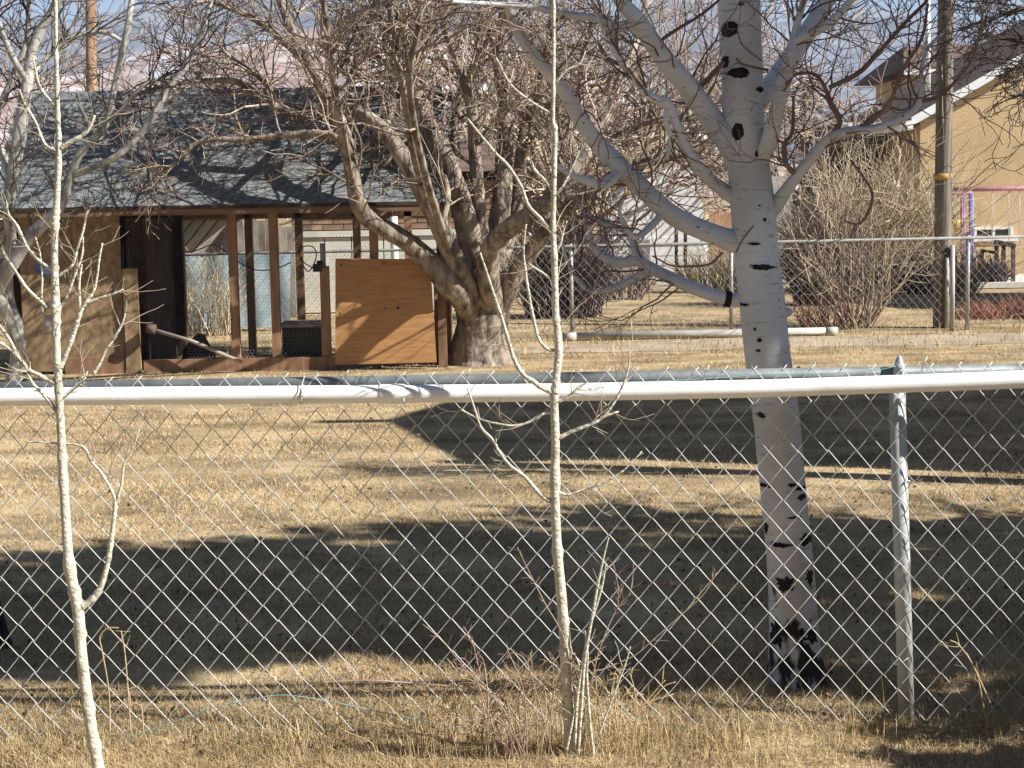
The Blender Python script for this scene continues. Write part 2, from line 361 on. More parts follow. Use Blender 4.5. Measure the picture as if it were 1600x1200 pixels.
def off(u, v, A): return uv(u, v, A)
leafy('evergreen_tree', 'dense round evergreen right of the fence', (c1[0], c1[1], 0), [(c1, (1.0, .95, 1.35), 1.0), (off(5.52, 2.55, 4.0), (.5, .5, .7), .4), (off(7.35, .55, 4.2), (.5, .5, .62), .35), (off(5.22, 2.1, 4.0), (.36, .36, .45), .3), (off(6.02, 1.05, 4.0), (.42, .42, .55), .4), (off(6.15, .55, 4.0), (.72, .62, .95), .6), (off(6.5, -.6, 4.0), (.75, .7, 1.0), .4)], 11000, .10, M['evergreen'], .2)
c2 = uv(7.7, .95, 4.3)
leafy('evergreen_tree', 'thin evergreen behind the dense round one', (c2[0], c2[1], 0), [(c2, (1.1, .9, .95), .4), (off(8.2, -.1, 3.6), (1.0, .9, .8), .4), (off(7.2, 1.6, 4.3), (.8, .8, .8), .3), (off(9.0, -.5, 3.2), (.8, .8, .8), .2)], 5200, .085, M['evergreen'], .15)
leafy('added_shade_shrub', 'unseen low evergreen shrub added to shade the lower right', (2.45, 4.75, 0), [((2.45, 4.75, .6), (.5, .35, .62), .35), ((2.65, 4.38, .6), (.5, .3, .6), .35), ((3.2, 4.7, .6), (.5, .4, .65), .35)], 7000, .06, M['evergreen'], .05)  # added out of frame to shade the fence foot at lower right

sx, sy, sz = uv(8.4, -2.2, 4.6)  # tree added out of frame so its twigs streak the lawn shadow
sb = thing('bare_tree', 'unseen bare tree added right of the lawn for streaky shadows', 'tree', (sx, sy, 0))
b = MB(); b.tube([(sx, sy, 0), (sx - .05, sy, 1.5), (sx + .05, sy + .1, 3.0), (sx, sy, 5.6)], [.13, .11, .08, .03], 9); b.build('trunk', M['oldbark'], sb)
tw = MB()
for k in range(15):
    a = RNG.uniform(0, 2 * math.pi); zz = RNG.uniform(1.6, 5.0)
    grow(tw, np.array([sx, sy, zz]), np.array([math.cos(a), math.sin(a), RNG.uniform(.1, .8)]), RNG.uniform(.9, 1.8), .028, 2, dict(seg=.18, wig=.15, up=.03, kids=(4, 4), fwd=.8), .006)
tw.build('crown', M['oldtwig'], sb, kind='stuff')

# ------------------------------------------------------------------ chicken coop
YF = 16.3
def X(px, Y=YF, py=450): return at(px, py, Y).x
def Z(px, py, Y=YF): return at(px, py, Y).z
coop = thing('chicken_coop', 'open fronted chicken coop with grey shingled roof behind the big tree', 'chicken coop', (X(350), YF, 0))
ye, yr, yb = 16.0, 17.2, 18.25
ze, zr = Z(350, 320, ye), Z(350, 140, yr); zb = zr - (zr - ze) * (yb - yr) / (yr - ye)
xl, xr_ = X(-8, ye), X(690, ye)
b = MB()
for y0, z0, y1, z1 in ((ye, ze, yr, zr), (yb, zb, yr, zr)):
    th = .03
    b.add([(xl, y0, z0 - .01), (xr_, y0, z0 - .01), (xr_, y1, z1 - .01), (xl, y1, z1 - .01), (xl, y0, z0 - .01 - th), (xr_, y0, z0 - .01 - th), (xr_, y1, z1 - .01 - th), (xl, y1, z1 - .01 - th)],
          [(0, 1, 2, 3), (4, 7, 6, 5), (0, 4, 5, 1), (0, 3, 7, 4), (1, 5, 6, 2), (2, 6, 7, 3)])
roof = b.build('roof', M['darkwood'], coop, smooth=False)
# shingles, course by course
sl = Vector((0, yr - ye, zr - ze)); SLn = sl.length; sld = sl.normalized(); nrm = Vector((1, 0, 0)).cross(sld)
nc = 14; exp_ = SLn / nc; tw = (xr_ - xl) / 20.5
protos = []
for k in range(4):
    b = MB(); w = tw - .003; h = exp_ * 1.25; j = .006
    vs = []
    for zz in (0, -.006):
        for (a, c) in ((0, RNG.uniform(-j, j)), (w, RNG.uniform(-j, j)), (w, h), (0, h)):
            lift = (.007 if c < h * .5 else .0)
            p = Vector((a, 0, 0)) + sld * c + nrm * (lift + zz + .004); vs.append(p[:])
    b.add(vs, [(0, 1, 2, 3), (4, 7, 6, 5), (0, 4, 5, 1), (1, 5, 6, 2), (3, 2, 6, 7), (0, 3, 7, 4)])
    o = b.build('shingle', M['shingle'], None, smooth=False); o.parent = roof; protos.append(o)
base0 = Vector((xl, ye, ze)) - wloc(roof); first = {0, 1, 2, 3}; cnt = 0
for c in range(nc):
    for k in range(21):
        xx = (k - (.5 if c % 2 else 0)) * tw
        if xx < -tw * .6 or xx > (xr_ - xl) - tw * .4: continue
        loc = base0 + Vector((max(xx, -.02), 0, 0)) + sld * (c * exp_ - .02) + nrm * (.0015 * random.random())
        q = random.randrange(4)
        if q in first: o = protos[q]; first.discard(q)
        else: o = dup(protos[q]); 
        o.location = loc; cnt += 1
def part(name, m, fn, parent=coop, smooth=False, label=None, kind=None):
    b = MB(); fn(b); return b.build(name, m, parent, smooth, kind, label)
zh = Z(350, 327)                                            # header beam
part('drip_edge', M['darkwood'], lambda b: b.box((xl, ye - .03, ze - .032), (xr_, ye - .002, ze + .002)))
part('fascia', M['eaveboard'], lambda b: b.box((xl, ye - .02, ze - .09), (xr_, ye - .0, ze - .034)))
part('header_beam', M['stud'], lambda b: b.box((X(5), YF - .06, Z(350, 331)), (X(700), YF + .04, Z(350, 321) + .06)))
zt = Z(350, 331) - .002
for px in (366, 430, 586, 690):
    bot = .0 if px != 586 else .0
    part('post', M['stud'], lambda b: b.box((X(px - 6.5), YF - .045, 0), (X(px + 6.5), YF + .045, zt)))
part('gate_post', M['stud'], lambda b: b.box((X(501), YF - .05, 0), (X(515), YF + .04, Z(508, 416))))
part('pipe_stub', M['pvc_old'], lambda b: b.tube([(X(506), YF, Z(508, 416)), (X(506), YF, Z(508, 380))], .028, 10), smooth=True)
part('sill_board', M['stud'], lambda b: b.box((X(222), YF - .075, 0), (X(523), YF - .047, Z(360, 559))))
for px in (30, 150, 285, 392, 470, 560, 640, 700):
    part('rear_post', M['stud'], lambda b: b.box((X(px, 18.0) - .04, 17.95, 0), (X(px, 18.0) + .04, 18.03, zb + .05)))
part('rear_plate', M['stud'], lambda b: b.box((X(20, 18.), 17.95, 1.46), (X(705, 18.), 18.03, 1.56)))
# strand board front wall, sheets with a seam
part('osb_sheet', M['osb'], lambda b: b.box((X(36), YF - .07, .03), (X(118), YF - .05, zt)))
part('osb_sheet', M['osb'], lambda b: b.box((X(118) + .004, YF - .068, .03), (X(193), YF - .05, zt)))
part('base_board', M['stud'], lambda b: b.box((X(100), YF - .1, .0), (X(194), YF - .072, .16)))
part('osb_strip', M['osb'], lambda b: b.box((X(196), YF - .11, .0), (X(219), YF - .075, Z(208, 419))))
for px in (198, 207): part('latch_bar', M['black'], lambda b: b.box((X(px), YF - .128, Z(205, 418)), (X(px + 1.6), YF - .112, Z(205, 384))))
part('inner_panel', M['osb'], lambda b: b.box((X(200, 17.2), 17.2, .1), (X(250, 17.2), 17.22, 1.5)))
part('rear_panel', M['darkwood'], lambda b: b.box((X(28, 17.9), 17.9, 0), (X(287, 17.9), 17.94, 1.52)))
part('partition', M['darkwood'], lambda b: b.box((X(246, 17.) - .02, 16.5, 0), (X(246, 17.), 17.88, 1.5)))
part('end_wall', M['osb'], lambda b: b.box((X(10), YF - .0, 0.03), (X(10) + .02, 17.9, 1.56)))
for px, w in ((682, 9), (700, 8), (716, 7), (729, 6)):
    part('end_board', M['stud'], lambda b: b.box((X(px, 16.8) - w * .003, 16.75, .0), (X(px, 16.8) + w * .003, 16.79, Z(px, 395 + (px - 682) * 1.2, 16.8))))
part('end_sill', M['stud'], lambda b: b.box((X(676, 16.7), 16.66, 0), (X(738, 16.7), 16.74, .1)))
ply = MB()
c = [at(524, 404, 16.17), at(672, 405, 16.17), at(682, 566, 16.12), at(524, 570, 16.12)]
for q in c[2:]: q.z = max(q.z, .01)
ply.add([p[:] for p in c] + [(p + Vector((0, .018, 0)))[:] for p in c], [(0, 3, 2, 1), (4, 5, 6, 7), (0, 1, 5, 4), (1, 2, 6, 5), (2, 3, 7, 6), (3, 0, 4, 7)])
pl_ = ply.build('plywood_sheet', M['plywood'], None, False); tag(pl_, 'square orange plywood sheet leaning on the coop front', 'plywood sheet')
for px, py in ((533, 414), (600, 412), (662, 414), (531, 490), (602, 482), (622, 481), (666, 500), (530, 556), (596, 505), (668, 552)):
    q = at(px, py, 16.148); b = MB(); b.tube([(q.x, q.y - .006, q.z), (q.x, q.y + .012, q.z)], .008 if py != 481 else .014, 7); o = b.build('screw', M['black'], pl_)
# nest box with wire front
nb = thing('nest_box', 'low dark wire fronted box between two coop posts', 'box', (X(470, 16.5), 16.5, 0))
part('box_lid', M['greywood'], lambda b: b.box((X(434, 16.45), 16.4, Z(470, 511, 16.45)), (X(503, 16.45), 16.95, Z(470, 506, 16.45))), nb)
part('box_body', M['black'], lambda b: b.box((X(439, 16.5), 16.46, 0.02), (X(500, 16.5), 16.92, Z(470, 511.5, 16.45))), nb)
def hexnet(b, x0, x1, z0, z1, y, a, r):
    w = a * math.sqrt(3); rows = int((z1 - z0) / (1.5 * a)) + 1; cols = int((x1 - x0) / w) + 1
    S_ = []
    for j in range(rows):
        for i in range(cols):
            cx = x0 + i * w + (w / 2 if j % 2 else 0); cz = z0 + j * 1.5 * a
            if cx + w / 2 > x1 or cz + a > z1: continue
            P = [(cx + a * math.sin(k * math.pi / 3), cz + a * math.cos(k * math.pi / 3)) for k in (0, 1, 2, 3)]
            S_ += [(P[0], P[1]), (P[1], P[2]), (P[2], P[3])]
    S_ = np.array(S_); p = S_[:, 0]; q = S_[:, 1]; d = q - p; d /= np.linalg.norm(d, axis=1)[:, None]; nn = np.stack([-d[:, 1], d[:, 0]], 1)
    n = len(p); V = np.zeros((n, 6, 3))
    for k, (e, base) in enumerate(((p, 0), (q, 3))):
        V[:, base, 0::2] = e + nn * r; V[:, base + 1, 0::2] = e - nn * r; V[:, base + 2, 0::2] = e
        V[:, base, 1] = y; V[:, base + 1, 1] = y; V[:, base + 2, 1] = y - 1.6 * r
    idx = np.arange(n)[:, None] * 6
    Q = np.vstack([idx + np.array([0, 2, 5, 3]), idx + np.array([2, 1, 4, 5]), idx + np.array([1, 0, 3, 4])])
    b.add(V.reshape(-1, 3), Q)
part('wire_front', M['wire_far'], lambda b: hexnet(b, X(440, 16.5), X(499, 16.5), .03, Z(470, 512, 16.45), 16.44, .026, .0016), nb, kind='stuff')
for a, c_ in ((287, 360), (373, 423), (437, 500)):
    part('chicken_wire', M['wire_far'], lambda b: hexnet(b, X(a), X(c_), .12, zt, YF + .02, .021, .0009), kind='stuff')
part('chicken_wire', M['wire_far'], lambda b: hexnet(b, X(516), X(579), .9, zt, YF + .02, .021, .0009), kind='stuff')
# loose things in the coop
b = MB(); p = [at(228, 512, 16.15), at(300, 533, 16.12), at(378, 566, 16.1)]; b.tube([q[:] for q in p], .019, 7)
tag(b.build('leaning_pole', M['greywood']), 'pale pole lying aslant across the coop doorway', 'pole')
b = MB(); b.tube([at(229, 513, 16.1)[:], at(243, 515, 16.1)[:]], [.045, .05], 10)
tag(b.build('rusty_can', M['brownroof']), 'small rusty can at the upper end of the leaning pole', 'can')
b = MB(); q0 = at(312, 560, 16.9)
b.tube([(q0.x - .02, 16.9, 0), (q0.x - .02, 16.9, .14), (q0.x, 16.9, .24), (q0.x + .03, 16.9, .32)], [.17, .15, .09, .03], 7, lump=.12)
tag(b.build('wood_stump', M['darkwood'], None, False), 'dark pointed stump inside the coop opening', 'stump')
def cable(name, label, cat, pts, Y, r, m=None, sides=5):
    b = MB(); P, R = smooth_path([(x, y, 1) for x, y in pts], Y, 5); b.tube(P, r, sides); return tag(b.build(name, m or M['black']), label, cat)
cable('cable', 'thin dark cable sagging across the coop opening', 'cable', [(262, 394), (300, 393), (330, 383), (345, 388), (372, 409), (400, 422), (430, 420), (455, 410)], 16.4, .006)
cable('cable_coil', 'thin loop of wire hanging beside the gate post', 'wire loop', [(492, 420), (475, 410), (468, 397), (473, 386), (487, 385), (494, 395), (491, 412), (482, 424), (474, 415), (470, 404)], 16.2, .006)
b = MB(); b.box(at(491, 412, 16.2)[:], (at(503, 424, 16.15) + Vector((0, -.08, 0)))[:]); b.box(at(496, 407, 16.17)[:], (at(505, 413, 16.15) + Vector((0, -.05, 0)))[:])
tag(b.build('latch', M['black'], None, False), 'black metal latch on top of the gate post', 'latch')

# shepherd hooks in front of the coop
for k, (px, lab) in enumerate(((57, 'dark garden pole with a blue tie left of the thin sapling'), (93, 'dark garden pole with a blue tie just behind the left sapling'))):
    base = gnd(px, 583); t = thing('garden_pole', lab, 'garden pole', base, 'garden poles by the coop')
    top = at(px + 1, 425 if k == 0 else 440, base.y)
    b = MB(); b.tube([base[:], top[:]], .017, 6); b.build('pole', M['black'], t)
    b = MB(); zz = at(px, 530 + 8 * k, base.y).z; b.tube([(base.x, base.y, zz - .05), (base.x + .01, base.y, zz), (base.x, base.y, zz + .05)], [.04, .055, .03], 8, lump=.1); b.build('tie', M['bluecloth'], t)
b = MB(); q = at(73, 425, 15.4); b.tube([(q.x - .1, q.y, q.z + .05), (q.x, q.y, q.z), (q.x + .08, q.y, q.z - .02)], [.03, .05, .02], 7, lump=.1)
tag(b.build('hanging_ornament', M['bluecloth']), 'small blue ornament hung near the top of a garden pole', 'ornament')
b = MB(); q = at(75, 508, 15.4); b.tube([(q.x, q.y, q.z - .09), (q.x, q.y, q.z + .09)], [.045, .03], 9)
tag(b.build('bird_feeder', M['pinkfeeder']), 'small pinkish tube feeder hanging by the left sapling', 'bird feeder')

# ------------------------------------------------------------------ chain link
def chain_mesh(W, H, n, r, sides, mirror, barb=True, jit=1.0):
    pts = []; a = W / 2 + r * .6
    for j in range(n + 1):
        left = (j % 2 == 0) ^ mirror
        x = -r * .3 if left else a - r * .3
        z = j * H / 2; dx = W * .045 * (1 if left else -1)
        dz = H * .028
        dep = r * 1.0
        s0 = 1 if j % 2 else -1
        if j > 0: pts.append((x + dx, dep * s0 * .9, z - dz))
        pts.append((x + RNG.normal() * r * .35 * jit, 0, z + RNG.normal() * r * .6 * jit))
        if j < n: pts.append((x + dx, -dep * s0 * .9, z + dz))
    if barb: pts.append((pts[-1][0] + (W * .14 if left else -W * .14) * (-1), 0.002, pts[-1][2] + H * .14))
    b = MB(); b.tube(pts, r, sides); return b
def chain_fabric(parent, A, B, W, H, n, r, sides, m, z0=0.03, jitter=0.0):
    A = Vector(A); B = Vector(B); d = B - A; L = d.length; ang = math.atan2(d.y, d.x); k = int(L / (W / 2))
    pr = []
    for c_ in range(8):
        o = chain_mesh(W, H, n, r, sides, bool(c_ % 2)).build('wire', m); o.parent = parent; pr.append(o)
    for i in range(k):
        o = pr[i] if i < 8 else dup(pr[i % 2 + 2 * random.randrange(4)])
        p = A + d * (i / k) - parent.location
        o.location = (p.x, p.y, z0 + p.z + random.uniform(-jitter, jitter)); o.rotation_euler = (random.uniform(-.004, .004) if jitter else 0, random.uniform(-.004, .004) if jitter else 0, ang)

YN = 5.10
ff = thing('chain_link_fence', 'near galvanised chain link fence with grey top rail across the foreground', 'fence', (0, YN, 0))
W = 45.9 * mpp(YN); H = 51.6 * mpp(YN) * 1.008
ztop = at(800, 585, YN).z; nh = int(ztop / (H / 2)); z0 = ztop - nh * H / 2
chain_fabric(ff, (-2.42, YN, 0), (2.42, YN, 0), W, H, nh, .0015, 6, M['wire'], z0, .003)
YR = 5.15; zr_ = at(800, 583, YR).z - .023
b = MB(); b.tube([(-3.2, YR, zr_), (0, YR, zr_), (3.2, YR, zr_ + .004)], .023, 18); b.build('top_rail', M['galv'], ff)
p0 = at(1401, 575, YR); p1 = at(1418, 1190, YR); p1.z = -.05
pd = (p0 - p1); pb = p1
p1.x = at(1417, 1168, YR).x
b = MB(); b.tube([p1[:], (p0 + Vector((0, .0, -.01)))[:]], .0255, 18); b.build('post', M['galvlight'], ff)
b = MB(); q = p0
b.tube([(q.x, q.y - .03, q.z - .035), (q.x, q.y - .03, q.z - .01), (q.x + .001, q.y - .03, q.z + .012), (q.x + .001, q.y - .03, q.z + .028), (q.x + .0015, q.y - .03, q.z + .036), (q.x + .0015, q.y - .03, q.z + .043)], [.0175, .0185, .0165, .0105, .0075, .003], 14); b.build('post_cap', M['galvlight'], ff)
for px in (-330, ):
    b = MB(); x = at(px, 800, YR).x; b.tube([(x, YR, -.05), (x, YR, zr_)], .0255, 14); b.build('post', M['galv'], ff)
# tie wires on the rail and post
for px, py in ((537, 590), (727, 588), (1100, 582), (1440, 570), (130, 592)):
    q = at(px, py, YN - .005); b = MB(); b.tube([(q.x, q.y, q.z - .02), (q.x + .004, q.y - .004, q.z + .006), (q.x + .012, q.y - .003, q.z + .016), (q.x + .006, q.y - .005, q.z + .002), (q.x + .016, q.y - .004, q.z + .024)], .0017, 5); b.build('tie_wire', M['wire'], ff)
for py in (755, 880, 1030):
    q = at(1408, py, YR); b = MB(); th = np.linspace(-.3, math.pi + .3, 9)
    b.tube([(q.x + .029 * math.cos(t), q.y - .029 * math.sin(t), q.z + .012 * math.sin(2 * t)) for t in th], .0017, 5); b.build('tie_wire', M['wire'], ff)
# white plastic pipe lashed to the near side
YP = 5.045; rp = 14.3 * mpp(YP)
pipe = thing('white_pipe', 'long white plastic pipe lashed along the near fence top', 'pipe', (0, YP, at(800, 614, YP).z))
pts = []
for px, py in ((-400, 625), (0, 620.5), (200, 618.5), (400, 617), (613, 615.5), (800, 614), (1000, 610.8), (1200, 606.6), (1400, 600), (1600, 592.5), (1900, 578)): pts.append((px, py, 14.3))
P, R = smooth_path(pts, YP, 5); b = MB(); b.tube(P, R, 28); b.build('pipe', M['pvc'], pipe)
P2, R2 = smooth_path([(592, 615.6, 14.6), (597, 615.6, 15.8), (612, 615.5, 16), (631, 615.3, 15.9), (633, 615.3, 15.2)], YP, 2); b = MB(); b.tube(P2, R2, 28); b.build('coupling', M['pvc'], pipe)
q = at(472, 616, YP); th = np.linspace(0, 2 * math.pi, 15)
b = MB(); b.tube([(q.x + .003 * math.sin(t), q.y + (rp + .002) * math.cos(t), q.z + (rp + .002) * math.sin(t)) for t in th], .0015, 5)
b.tube([(q.x, q.y - rp, q.z + .002), (q.x + .004, q.y - rp - .01, q.z + .012), (q.x + .002, q.y - rp + .004, q.z + .028), (q.x + .008, q.y + .01, q.z + .055)], .0017, 5); b.tube([(q.x, q.y - rp, q.z), (q.x + .012, q.y - rp - .008, q.z - .004)], .0017, 5); b.build('tie_wire', M['wire'], pipe)
cable('twine', 'teal twine sagging low across the near fence', 'twine', [(180, 1160), (280, 1125), (340, 1104), (400, 1092), (445, 1086), (520, 1097), (600, 1114), (680, 1129), (760, 1143), (860, 1147), (950, 1152), (1010, 1166), (1060, 1180)], YN - .012, .0016, M['twine'], 4)
cable('twine', 'teal twine strung along the grey top rail', 'twine', [(960, 598), (1060, 594), (1130, 590), (1200, 585), (1290, 583), (1370, 578), (1400, 572)], YP + .03, .0013, M['twine'], 4)
# far fence
fA = gnd(-250, 553); fB = gnd(1700, 512)
fl = thing('far_fence', 'far chain link fence running behind the coop and shrubs', 'fence', (fA.x, fA.y, 0))
dF = (fB - fA)
def fpt(px): 
    d = ray(px, 450); t = (fA.x * dF.y - fA.y * dF.x) / (d.x * dF.y - d.y * dF.x); p = CAM + d * t; return Vector((p.x, p.y, 0))
def ftop(px, py): p = fpt(px); return at(px, py, p.y).z
hl, hrr = ftop(330, 397), ftop(1400, 374)
def fh(px): 
    return hl + (hrr - hl) * (px - 330) / 1070.
def rail(b):
    pp = [fpt(px) + Vector((0, 0, fh(px))) for px in (-250, 400, 1000, 1700)]; b.tube([p[:] for p in pp], .018, 10)
part('top_rail', M['rail_far'], rail, fl, True)
for px in (-120, 130, 392, 640, 893, 1143, 1513, 1650):
    p = fpt(px) + Vector((0, .03, 0)); part('post', M['wire_far'], lambda b: b.tube([(p.x, p.y, 0), (p.x, p.y, fh(px) + .03)], .024, 10), fl, True)
p = fpt(1487) + Vector((0, -.05, 0)); part('corner_post', M['pvc_old'], lambda b: b.tube([(p.x, p.y, 0), (p.x - .01, p.y, 1.0)], .028, 10), fl, True)
Wf = .098; Hf = .11; nf = int((fh(800) - .03) / (Hf / 2))
fb0 = fpt(150); fb1 = fpt(1690)
chain_fabric(fl, (fb0.x, fb0.y - .03, 0), (fb1.x, fb1.y - .03, 0), Wf, Hf, nf, .0016, 4, M['wire_far'], .03)
# plastic pipe lying on the ground by the far fence
a = gnd(881, 533); c = gnd(1308, 524); r0 = .048
t = thing('ground_pipe', 'long pale plastic pipe lying on the dry grass before the far fence', 'pipe', a)
b = MB(); b.tube([(a.x, a.y, r0), (c.x, c.y, r0)], r0, 16); b.build('pipe', M['pvc_old'], t)
for f0, f1 in ((.0, .045), (.96, 1.0)):
    pa = a.lerp(c, f0); pb_ = a.lerp(c, f1); b = MB(); b.tube([(pa.x - .01, pa.y, r0), (pb_.x, pb_.y, r0)], r0 * 1.07, 16); b.build('bell_end', M['pvc_old'], t)

# ------------------------------------------------------------------ birch
YB = gnd(1242, 1064).y
def spec(*a): return list(a)
trunk = [(1246, 1082, 66), (1245, 1062, 53), (1243, 1042, 46), (1240, 985, 39.5), (1238, 930, 38), (1230, 830, 36.5), (1221, 740, 36.5), (1213, 650, 36.5), (1200, 560, 35.5), (1192, 480, 36), (1182, 400, 34.5), (1177, 330, 34.5), (1171, 270, 33), (1163, 200, 32.5), (1159, 100, 32), (1154, 0, 33), (1150, -100, 32), (1144, -300, 28), (1150, -600, 20), (1140, -900, 8)]
bl = gnd(1243, 1066); birch = thing('birch_tree', 'white barked birch behind the near fence with black knots', 'tree', bl)
P, R = smooth_path(trunk, YB, 8); P[0, 2] = -.03
b = MB(); b.tube(P, R, 26, lump=.008); b.build('trunk', M['birch'], birch); TP, TR = P, R
limbs = [
 [(1172, 384, 17), (1150, 378, 19), (1110, 364, 17), (1065, 345, 17), (1030, 320, 16), (1000, 290, 16), (970, 262, 16), (935, 225, 15), (905, 185, 13, -.05), (880, 140, 11, -.1), (850, 105, 10, -.15), (825, 75, 9, -.2), (800, 30, 8, -.25), (788, -30, 7, -.3), (770, -160, 5, -.4)],
 [(1172, 262, 18), (1150, 236, 24), (1130, 210, 21), (1100, 170, 19), (1070, 130, 18, -.06), (1040, 95, 17, -.1), (1015, 60, 15, -.14), (995, 30, 14, -.17), (965, -5, 11, -.2), (935, -60, 9, -.25), (890, -200, 6, -.3)],
 [(1175, 312, 12), (1150, 309, 13), (1115, 285, 11), (1090, 260, 10, -.06), (1065, 215, 9, -.1), (1045, 165, 8, -.14), (1015, 150, 7, -.18), (990, 125, 5, -.2), (965, 90, 4, -.24), (940, 40, 3, -.26), (920, -10, 2.5, -.3)],
 [(1186, 478, 12), (1165, 468, 14), (1145, 468, 12), (1110, 460, 11), (1060, 440, 11, .06), (1020, 420, 10, .1), (1000, 406, 9, .12), (985, 370, 6, .15), (965, 355, 4.5, .17), (940, 348, 3.5, .2), (905, 320, 2, .2)],
 [(1182, 260, 14), (1200, 225, 14, -.08), (1212, 180, 13, -.12), (1222, 140, 12, -.14), (1234, 90, 11, -.16), (1240, 65, 8, -.16), (1247, 30, 6, -.16), (1258, -10, 5, -.18), (1270, -100, 3.5, -.2)],
 [(1175, 175, 14, .1), (1200, 140, 16, .14), (1225, 105, 17, .2), (1250, 68, 16, .24), (1275, 30, 15.5, .28), (1293, -5, 14, .3), (1320, -80, 11, .35), (1350, -250, 7, .4)],
 [(1196, 345, 10), (1212, 322, 13), (1230, 295, 10.5, -.06), (1265, 250, 9, -.1), (1295, 217, 8.5, -.14), (1330, 205, 8, -.18), (1370, 200, 6.5, -.2), (1410, 185, 6, -.22), (1437, 158, 5, -.22), (1440, 110, 3.5, -.22), (1450, 75, 3, -.22), (1475, 50, 2, -.22)],
]
subs = [
 [(1000, 406, 8, .12), (965, 410, 8, .14), (930, 390, 6, .16), (915, 350, 4, .16), (905, 315, 2.5, .18)],
 [(1010, 424, 7, .12), (970, 446, 6, .14), (930, 455, 5, .14), (905, 440, 4, .15), (885, 405, 3, .16), (878, 370, 2, .16)],
 [(1040, 330, 6), (1010, 360, 5.5, -.05), (990, 370, 5, -.06), (975, 350, 4.5, -.06), (968, 330, 3, -.06), (975, 310, 2, -.06)],
 [(972, 265, 9), (945, 288, 8, -.05), (915, 282, 6.5, -.08), (890, 272, 5, -.1), (860, 250, 3, -.1)],
 [(1012, 62, 6, -.14), (985, 40, 8, -.16), (965, 42, 8.5, -.18), (945, 33, 7, -.2), (915, 26, 6, -.22), (880, 22, 5.5, -.25), (840, 12, 5, -.28), (800, 8, 4.5, -.3), (760, 6, 4, -.32), (715, 3, 3, -.35), (680, -4, 2, -.4)],
 [(1045, 168, 6, -.14), (1040, 190, 4.5, -.14), (1048, 215, 4, -.12), (1042, 250, 3, -.1)],
 [(1240, 66, 6, -.16), (1262, 55, 7, -.2), (1290, 40, 7, -.22), (1315, 18, 6, -.24), (1335, -5, 5, -.26), (1380, -30, 4, -.3)],
 [(1295, 217, 5, -.14), (1312, 190, 4.5, -.16), (1297, 160, 4.5, -.16), (1290, 140, 3, -.16), (1270, 115, 2.5, -.16), (1220, 120, 2, -.14)],
 [(1245, 275, 5, -.08), (1228, 255, 4, -.1), (1226, 225, 3.5, -.1), (1238, 205, 3, -.1), (1240, 150, 2, -.1)],
 [(1330, 206, 5, -.18), (1360, 190, 4, -.2), (1390, 160, 3.5, -.22), (1410, 110, 3, -.25), (1440, 60, 2.5, -.25), (1450, 5, 2, -.25)],
 [(1295, 137, 3.5, -.16), (1340, 115, 4, -.18), (1370, 85, 3.5, -.2), (1410, 40, 3, -.2), (1450, 0, 2.5, -.2)],
 [(1437, 158, 3.5, -.22), (1465, 152, 3, -.24), (1490, 130, 2.5, -.26), (1520, 90, 2.2, -.28), (1535, 30, 2, -.3), (1525, -5, 1.5, -.3)],
]
tw = MB(); G_b = dict(seg=.035, wig=.20, up=.03, kids=(2, 2), fwd=.7)
for L_ in limbs:
    P, R = smooth_path(L_, YB, 6); R = R * .93; b = MB(); b.tube(P, R, 14, lump=.02); b.build('limb', M['birchlimb'], birch)
    sprout(tw, P, R, 15, (.12, .42), .0042, 2, G_b, lo=.3, rmin=.0013)
for L_ in subs:
    P, R = smooth_path(L_, YB, 6); b = MB(); b.tube(P, R, 10, lump=.012); b.build('branch', M['birchlimb'] if L_[0][2] > 5.4 else M['birchtwig'], birch)
    sprout(tw, P, R, 9, (.12, .38), .0036, 2, G_b, lo=.2, rmin=.0012)
for L_ in ([(1200, 110, 2.2, -.16), (1160, 100, 2.2, -.2), (1150, 90, 1.6, -.2)], [(1190, 95, 1.6, -.14), (1160, 70, 1.6, -.14), (1152, 45, 1, -.14)], [(1130, 98, 4, -.1), (1100, 130, 4, .0), (1080, 150, 2, 0)], [(1150, 395, 1.5, -.1), (1160, 375, 1.5, -.13), (1178, 352, 1.2, -.15)],
           [(1128, 395, 2, -.05), (1110, 412, 2, -.08), (1080, 416, 2, -.1), (1050, 415, 1.6, -.1), (1020, 400, 1.4, -.1)], [(1330, 250, 2, -.1), (1362, 300, 2.2, -.1), (1355, 335, 2.4, -.1), (1340, 350, 2, -.1), (1318, 345, 1.6, -.1)], [(1034, 62, 3, -.2), (1060, 45, 3, -.2), (1100, 20, 2.4, -.2), (1135, -10, 2, -.2)]):
    P, R = smooth_path(L_, YB, 5); tw.tube(P, R, 5)
tw.build('twigs', M['birchtwig'], birch, kind='stuff')
